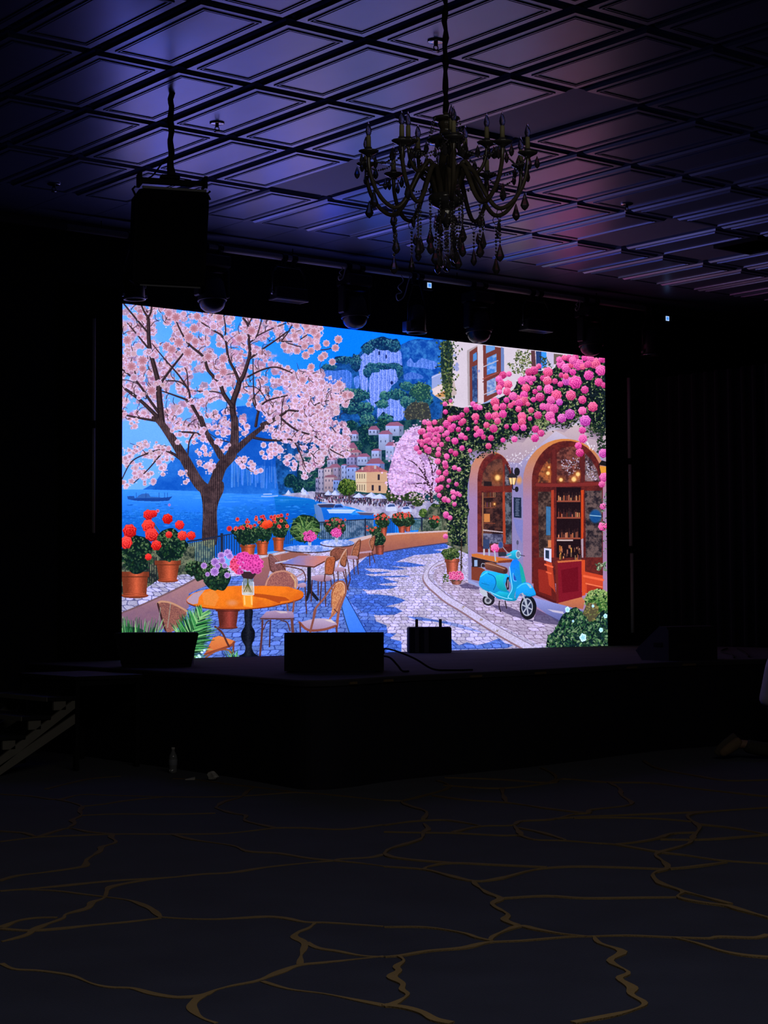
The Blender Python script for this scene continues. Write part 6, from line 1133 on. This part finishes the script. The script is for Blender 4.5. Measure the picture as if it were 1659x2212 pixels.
uends = [arm(upp, a0+.95+2*PI*k/5, .21, Zp(322), [.013, .012, .010, .009]) for k in range(5)]
for k in range(10):
    p, q = Vector(ends[k]), Vector(ends[(k+1) % 10]); u_ = Vector(uends[(k//2) % 5])
    mid = (p+q)/2+Vector((0, 0, -.075)); beadstring([p+(mid-p)*0, p.lerp(mid, .5)+Vector((0, 0, -.022)), mid, q.lerp(mid, .5)+Vector((0, 0, -.022)), q], .0050).build('bead_swag', M['glass'], ch)
    if k % 2 == 0:
        m2 = (p+u_)/2+Vector((0, 0, -.07)); beadstring([p, p.lerp(m2, .5)+Vector((0, 0, -.02)), m2, u_.lerp(m2, .5)+Vector((0, 0, -.02)), u_], .0050).build('bead_swag', M['glass'], ch)
    ang = a0+.28+2*PI*k/10; x, y = .275*math.cos(ang), .275*math.sin(ang)
    MB().tube([(x+.02*math.cos(t), y, Zp(458)-.022+.02*math.sin(t)) for t in np.linspace(0, 2*PI, 11)], .0022, 5, True, False).build('ring', M['glass'], ch)
    z0 = Zp(462)-.04; L = .09+.07*((k*7) % 3)/2
    beadstring([(x, y, z0), (x, y, z0-L)], .0060).build('bead_string', M['glass'], ch); link('crystal_drop', drop_me, ch, (x, y, z0-L), ang)
    link('crystal_drop', small_me, ch, (x+.025*math.sin(ang), y-.025*math.cos(ang), z0-.01), ang+1); link('crystal_drop', drop_me, ch, (.40*math.cos(ang+.05), .40*math.sin(ang+.05), Zp(425)), ang)
    x, y = .17*math.cos(ang+.3), .17*math.sin(ang+.3)
    if k % 2: beadstring([(x, y, Zp(432)), (x, y, Zp(515))], .0060).build('bead_string', M['glass'], ch); link('crystal_drop', drop_me, ch, (x, y, Zp(515)), ang)
for k in range(8):
    ang = 2*PI*k/8+.2; x, y = .052*math.cos(ang), .052*math.sin(ang); L = Zp(478)-Zp(530+8*(k % 3))
    beadstring([(x, y, Zp(478)), (x*1.1, y*1.1, Zp(478)-L)], .0062).build('bead_string', M['glass'], ch); link('crystal_drop', drop_me, ch, (x*1.1, y*1.1, Zp(478)-L), ang)
for k in range(8):
    ang = 2*PI*k/8+.5; x, y = .088*math.cos(ang), .088*math.sin(ang); L = (.10, .17, .13, .19)[k % 4]
    beadstring([(x, y, Zp(434)), (x, y, Zp(434)-L)], .0058).build('bead_string', M['glass'], ch); link('crystal_drop', drop_me, ch, (x, y, Zp(434)-L), ang)
for k in range(6):
    ang = 2*PI*k/6; beadstring([(.07*math.cos(ang), .07*math.sin(ang), Zp(264)), (.085*math.cos(ang), .085*math.sin(ang), Zp(290)), (.098*math.cos(ang), .098*math.sin(ang), Zp(308))], .0045).build('bead_string', M['glass'], ch)
    link('crystal_drop', small_me, ch, (.10*math.cos(ang+.4), .10*math.sin(ang+.4), Zp(310)), ang)
beadstring([(0, 0, Zp(488)), (0, 0, Zp(566))], .0066).build('bead_string', M['glass'], ch)
MB().ball((0, 0, Zp(574)), .019, 10, 6).build('finial_ball', M['crystal'], ch)

# ---------------------------------------------------------------- litter at the foot of the stage
bt = thing('water_bottle', 'small clear plastic bottle standing by the left foot of the stage', 'bottle', (7.26, 11.75, 0))
MB().lathe([(.028, 0), (.032, .01), (.031, .06), (.033, .11), (.030, .135), (.014, .165), (.012, .18)], 14).build('body', M['pet'], bt)
MB().lathe([(.0325, .06), (.0335, .062), (.0335, .105), (.0325, .107)], 14, caps=False).build('wrapper', M['label'], bt); MB().lathe([(.0145, .178), (.0145, .196), (.010, .198)], 12).build('cap', M['paper'], bt)
b_ = MB(); rr = random.Random(3); ring = []
for k in range(6): ring.append([((.035*math.sin(PI*(k+.5)/6))*math.cos(2*PI*i/9)*(1+.5*rr.uniform(-1, 1)), (.035*math.sin(PI*(k+.5)/6))*math.sin(2*PI*i/9)*(1+.5*rr.uniform(-1, 1)), .035-.035*math.cos(PI*(k+.5)/6)-.0012) for i in range(9)])
tag(b_.loft(ring).build('crumpled_paper', M['paper'], None, (7.20, 11.10, 0)), 'scrap of pale crumpled paper on the carpet by the stage corner', 'litter')
tag(MB().loft([[(-.05, -.012, .004), (.03, -.02, .001), (.05, .012, .006), (-.03, .02, .002)], [(-.05, -.012, .010), (.03, -.02, .014), (.05, .012, .020), (-.03, .02, .009)]]).build('paper_strip', M['paper'], None, (7.08, 11.22, 0)), 'thin pale strip of paper lying left of the crumpled scrap', 'litter')

# ---------------------------------------------------------------- kneeling person at the right edge
PO = Vector((11.36, 9.71, 0)); DS = Vector((.7828, -.6222, 0)); DN = Vector((.6222, .7828, 0))
def W(s_, n_, z_): return PO+DS*s_+DN*n_+Vector((0, 0, z_))
pr = thing('person', 'person in white shirt and dark trousers kneeling at the right edge, one tan shoe behind', 'person', tuple(W(.35, .1, 0)))
def skin_mesh(name, verts, edges, mat, parent, root=0, sub=2):
    me = bpy.data.meshes.new(name); base = parent.location
    me.from_pydata([tuple(W(*v[:3])-base) for v in verts], edges, []); me.materials.append(mat); o = link(name, me, parent)
    o.modifiers.new('Skin', 'SKIN').use_smooth_shade = True
    for i, v in enumerate(verts):
        d = me.skin_vertices[0].data[i]; r = v[3] if hasattr(v[3], '__len__') else (v[3], v[3]); d.radius = r; d.use_root = (i == root)
    sb = o.modifiers.new('Subdivision', 'SUBSURF'); sb.levels = sub; sb.render_levels = sub; return o
def chain(vs, es, pts, start=None):
    prev = start
    for p in pts:
        vs.append(p)
        if prev is not None: es.append((prev, len(vs)-1))
        prev = len(vs)-1
    return prev
vs, es = [], []
pel = chain(vs, es, [(.40, .06, .44, .115)]); chest = chain(vs, es, [(.42, .06, .58, .105), (.46, .06, .76, .115), (.50, .06, .88, .095)], pel); neck = chain(vs, es, [(.53, .06, .955, .055), (.555, .06, 1.01, .052)], chest)
chain(vs, es, [(.585, .06, 1.06, .075), (.605, .06, 1.12, .088), (.60, .06, 1.18, .07)], neck)
for n0, hip in ((-.04, 0), (.16, 1)):
    if hip == 0: chain(vs, es, [(.43, -.06, .40, .085), (.55, -.08, .22, .075), (.60, -.08, .08, .058), (.45, -.07, .075, .058), (.28, -.06, .08, .046), (.14, -.05, .12, .038), (.05, -.05, .13, .038), (-.06, -.05, .065, .034)], pel)
    else: chain(vs, es, [(.46, .17, .43, .085), (.68, .20, .47, .075), (.82, .20, .46, .058), (.83, .20, .28, .054), (.82, .20, .10, .042), (.85, .20, .045, .040), (.97, .20, .03, .032)], pel)
for sgn in (-1, 1):
    n_ = .06+sgn*.17
    wr_ = chain(vs, es, [(.52, n_*.9, .87, .055), (.58, n_, .74, .045), (.66, n_, .60, .042), (.80, n_-.02*sgn, .55, .034), (.90, n_-.03*sgn, .54, .026), (.95, n_-.03*sgn, .535, .034)], chest)
    for f_, (dn, L_, dz) in enumerate(((-.03, .07, .0), (-.011, .08, .004), (.009, .076, .003), (.028, .06, -.002))):
        chain(vs, es, [(.985, n_-.03*sgn+dn, .535+dz, .0095), (.985+L_*.55, n_-.03*sgn+dn*1.1, .525+dz, .0088), (.985+L_*.9, n_-.03*sgn+dn*1.1, .505+dz, .0080)], wr_)
    chain(vs, es, [(.955, n_-.03*sgn-.035*sgn, .525, .011), (.985, n_-.03*sgn-.05*sgn, .515, .0095)], wr_)
skin_mesh('body', vs, es, M['skin'], pr)
vs, es = [], []
p0 = chain(vs, es, [(.385, .06, .395, (.150, .17))]); t_ = chain(vs, es, [(.405, .06, .50, (.138, .165)), (.425, .06, .62, (.128, .16)), (.46, .06, .76, (.135, .17)), (.50, .06, .875, (.105, .15)), (.53, .06, .94, .068)], p0)
for sgn in (-1, 1):
    n_ = .06+sgn*.17; chain(vs, es, [(.52, n_*.9, .87, .070), (.58, n_, .74, .062), (.64, n_, .64, .058)], t_-1)
skin_mesh('shirt', vs, es, M['shirt'], pr)
vs, es = [], []
p0 = chain(vs, es, [(.39, .06, .40, .135)])
chain(vs, es, [(.44, -.06, .38, .10), (.55, -.08, .22, .088), (.60, -.08, .085, .072), (.45, -.07, .080, .070), (.28, -.06, .080, .062), (.14, -.05, .105, .060), (.10, -.05, .125, .058)], p0)
chain(vs, es, [(.46, .17, .42, .10), (.68, .20, .47, .088), (.82, .20, .455, .070), (.83, .20, .28, .065), (.82, .20, .12, .060)], p0)
skin_mesh('trousers', vs, es, M['trouser'], pr)
for nm, q in (('back', [(.075, -.05, .165, .042), (.045, -.05, .140, .050), (-.005, -.05, .105, .050), (-.06, -.05, .068, .045), (-.105, -.05, .038, .030)]), ('front', [(.80, .20, .075, .045), (.86, .20, .050, .046), (.95, .20, .042, .042), (1.02, .20, .034, .030)])):
    vs, es = [], []; chain(vs, es, q); so = skin_mesh('shoe', vs, es, M['shoe'], pr)
    vs, es = [], []
    if nm == 'back': chain(vs, es, [(.035, -.05, .200, (.012, .036)), (-.005, -.05, .168, (.012, .038)), (-.055, -.05, .125, (.012, .042)), (-.105, -.05, .078, (.012, .040)), (-.135, -.05, .040, (.010, .026))])
    else: chain(vs, es, [(.79, .20, .014, (.012, .036)), (.90, .20, .013, (.012, .042)), (1.03, .20, .013, (.010, .028))])
    skin_mesh('sole', vs, es, M['sole'], pr)
hb = MB(); base = pr.location; c0 = W(.590, .06, 1.145)-base
hb.lathe([(.001, .100), (.055, .088), (.086, .055), (.098, .01), (.096, -.04), (.080, -.075), (.05, -.085)], 16, tuple(c0)); hb.build('hair', M['hair'], pr)
fc = MB(); fd = DS
for n_ in (-.032, .032): fc.ball(tuple(W(.676, .06+n_, 1.125)-base), .011, 8, 5)
fc.build('eyes', M['paper'], pr)
nb = MB(); nb.loft([[tuple(W(.680, .06+dn, zz)-base) for dn, zz in ((-.008, 1.125), (.008, 1.125), (.014, 1.092), (-.014, 1.092))], [tuple(W(.703, .06+dn, zz)-base) for dn, zz in ((-.003, 1.112), (.003, 1.112), (.008, 1.096), (-.008, 1.096))]]); nb.build('nose', M['skin'], pr)
MB().loft([[tuple(W(.672, .06+dn, zz)-base) for dn, zz in ((-.024, 1.068), (.024, 1.068), (.022, 1.060), (-.022, 1.060))], [tuple(W(.682, .06+dn, zz)-base) for dn, zz in ((-.018, 1.068), (.018, 1.068), (.016, 1.061), (-.016, 1.061))]]).build('mouth', M['shoe'], pr)
for n_ in (-.09, .09): MB().ball(tuple(W(.595, .06+n_, 1.105)-base), .022, 8, 5, 1.4).build('ear', M['skin'], pr)
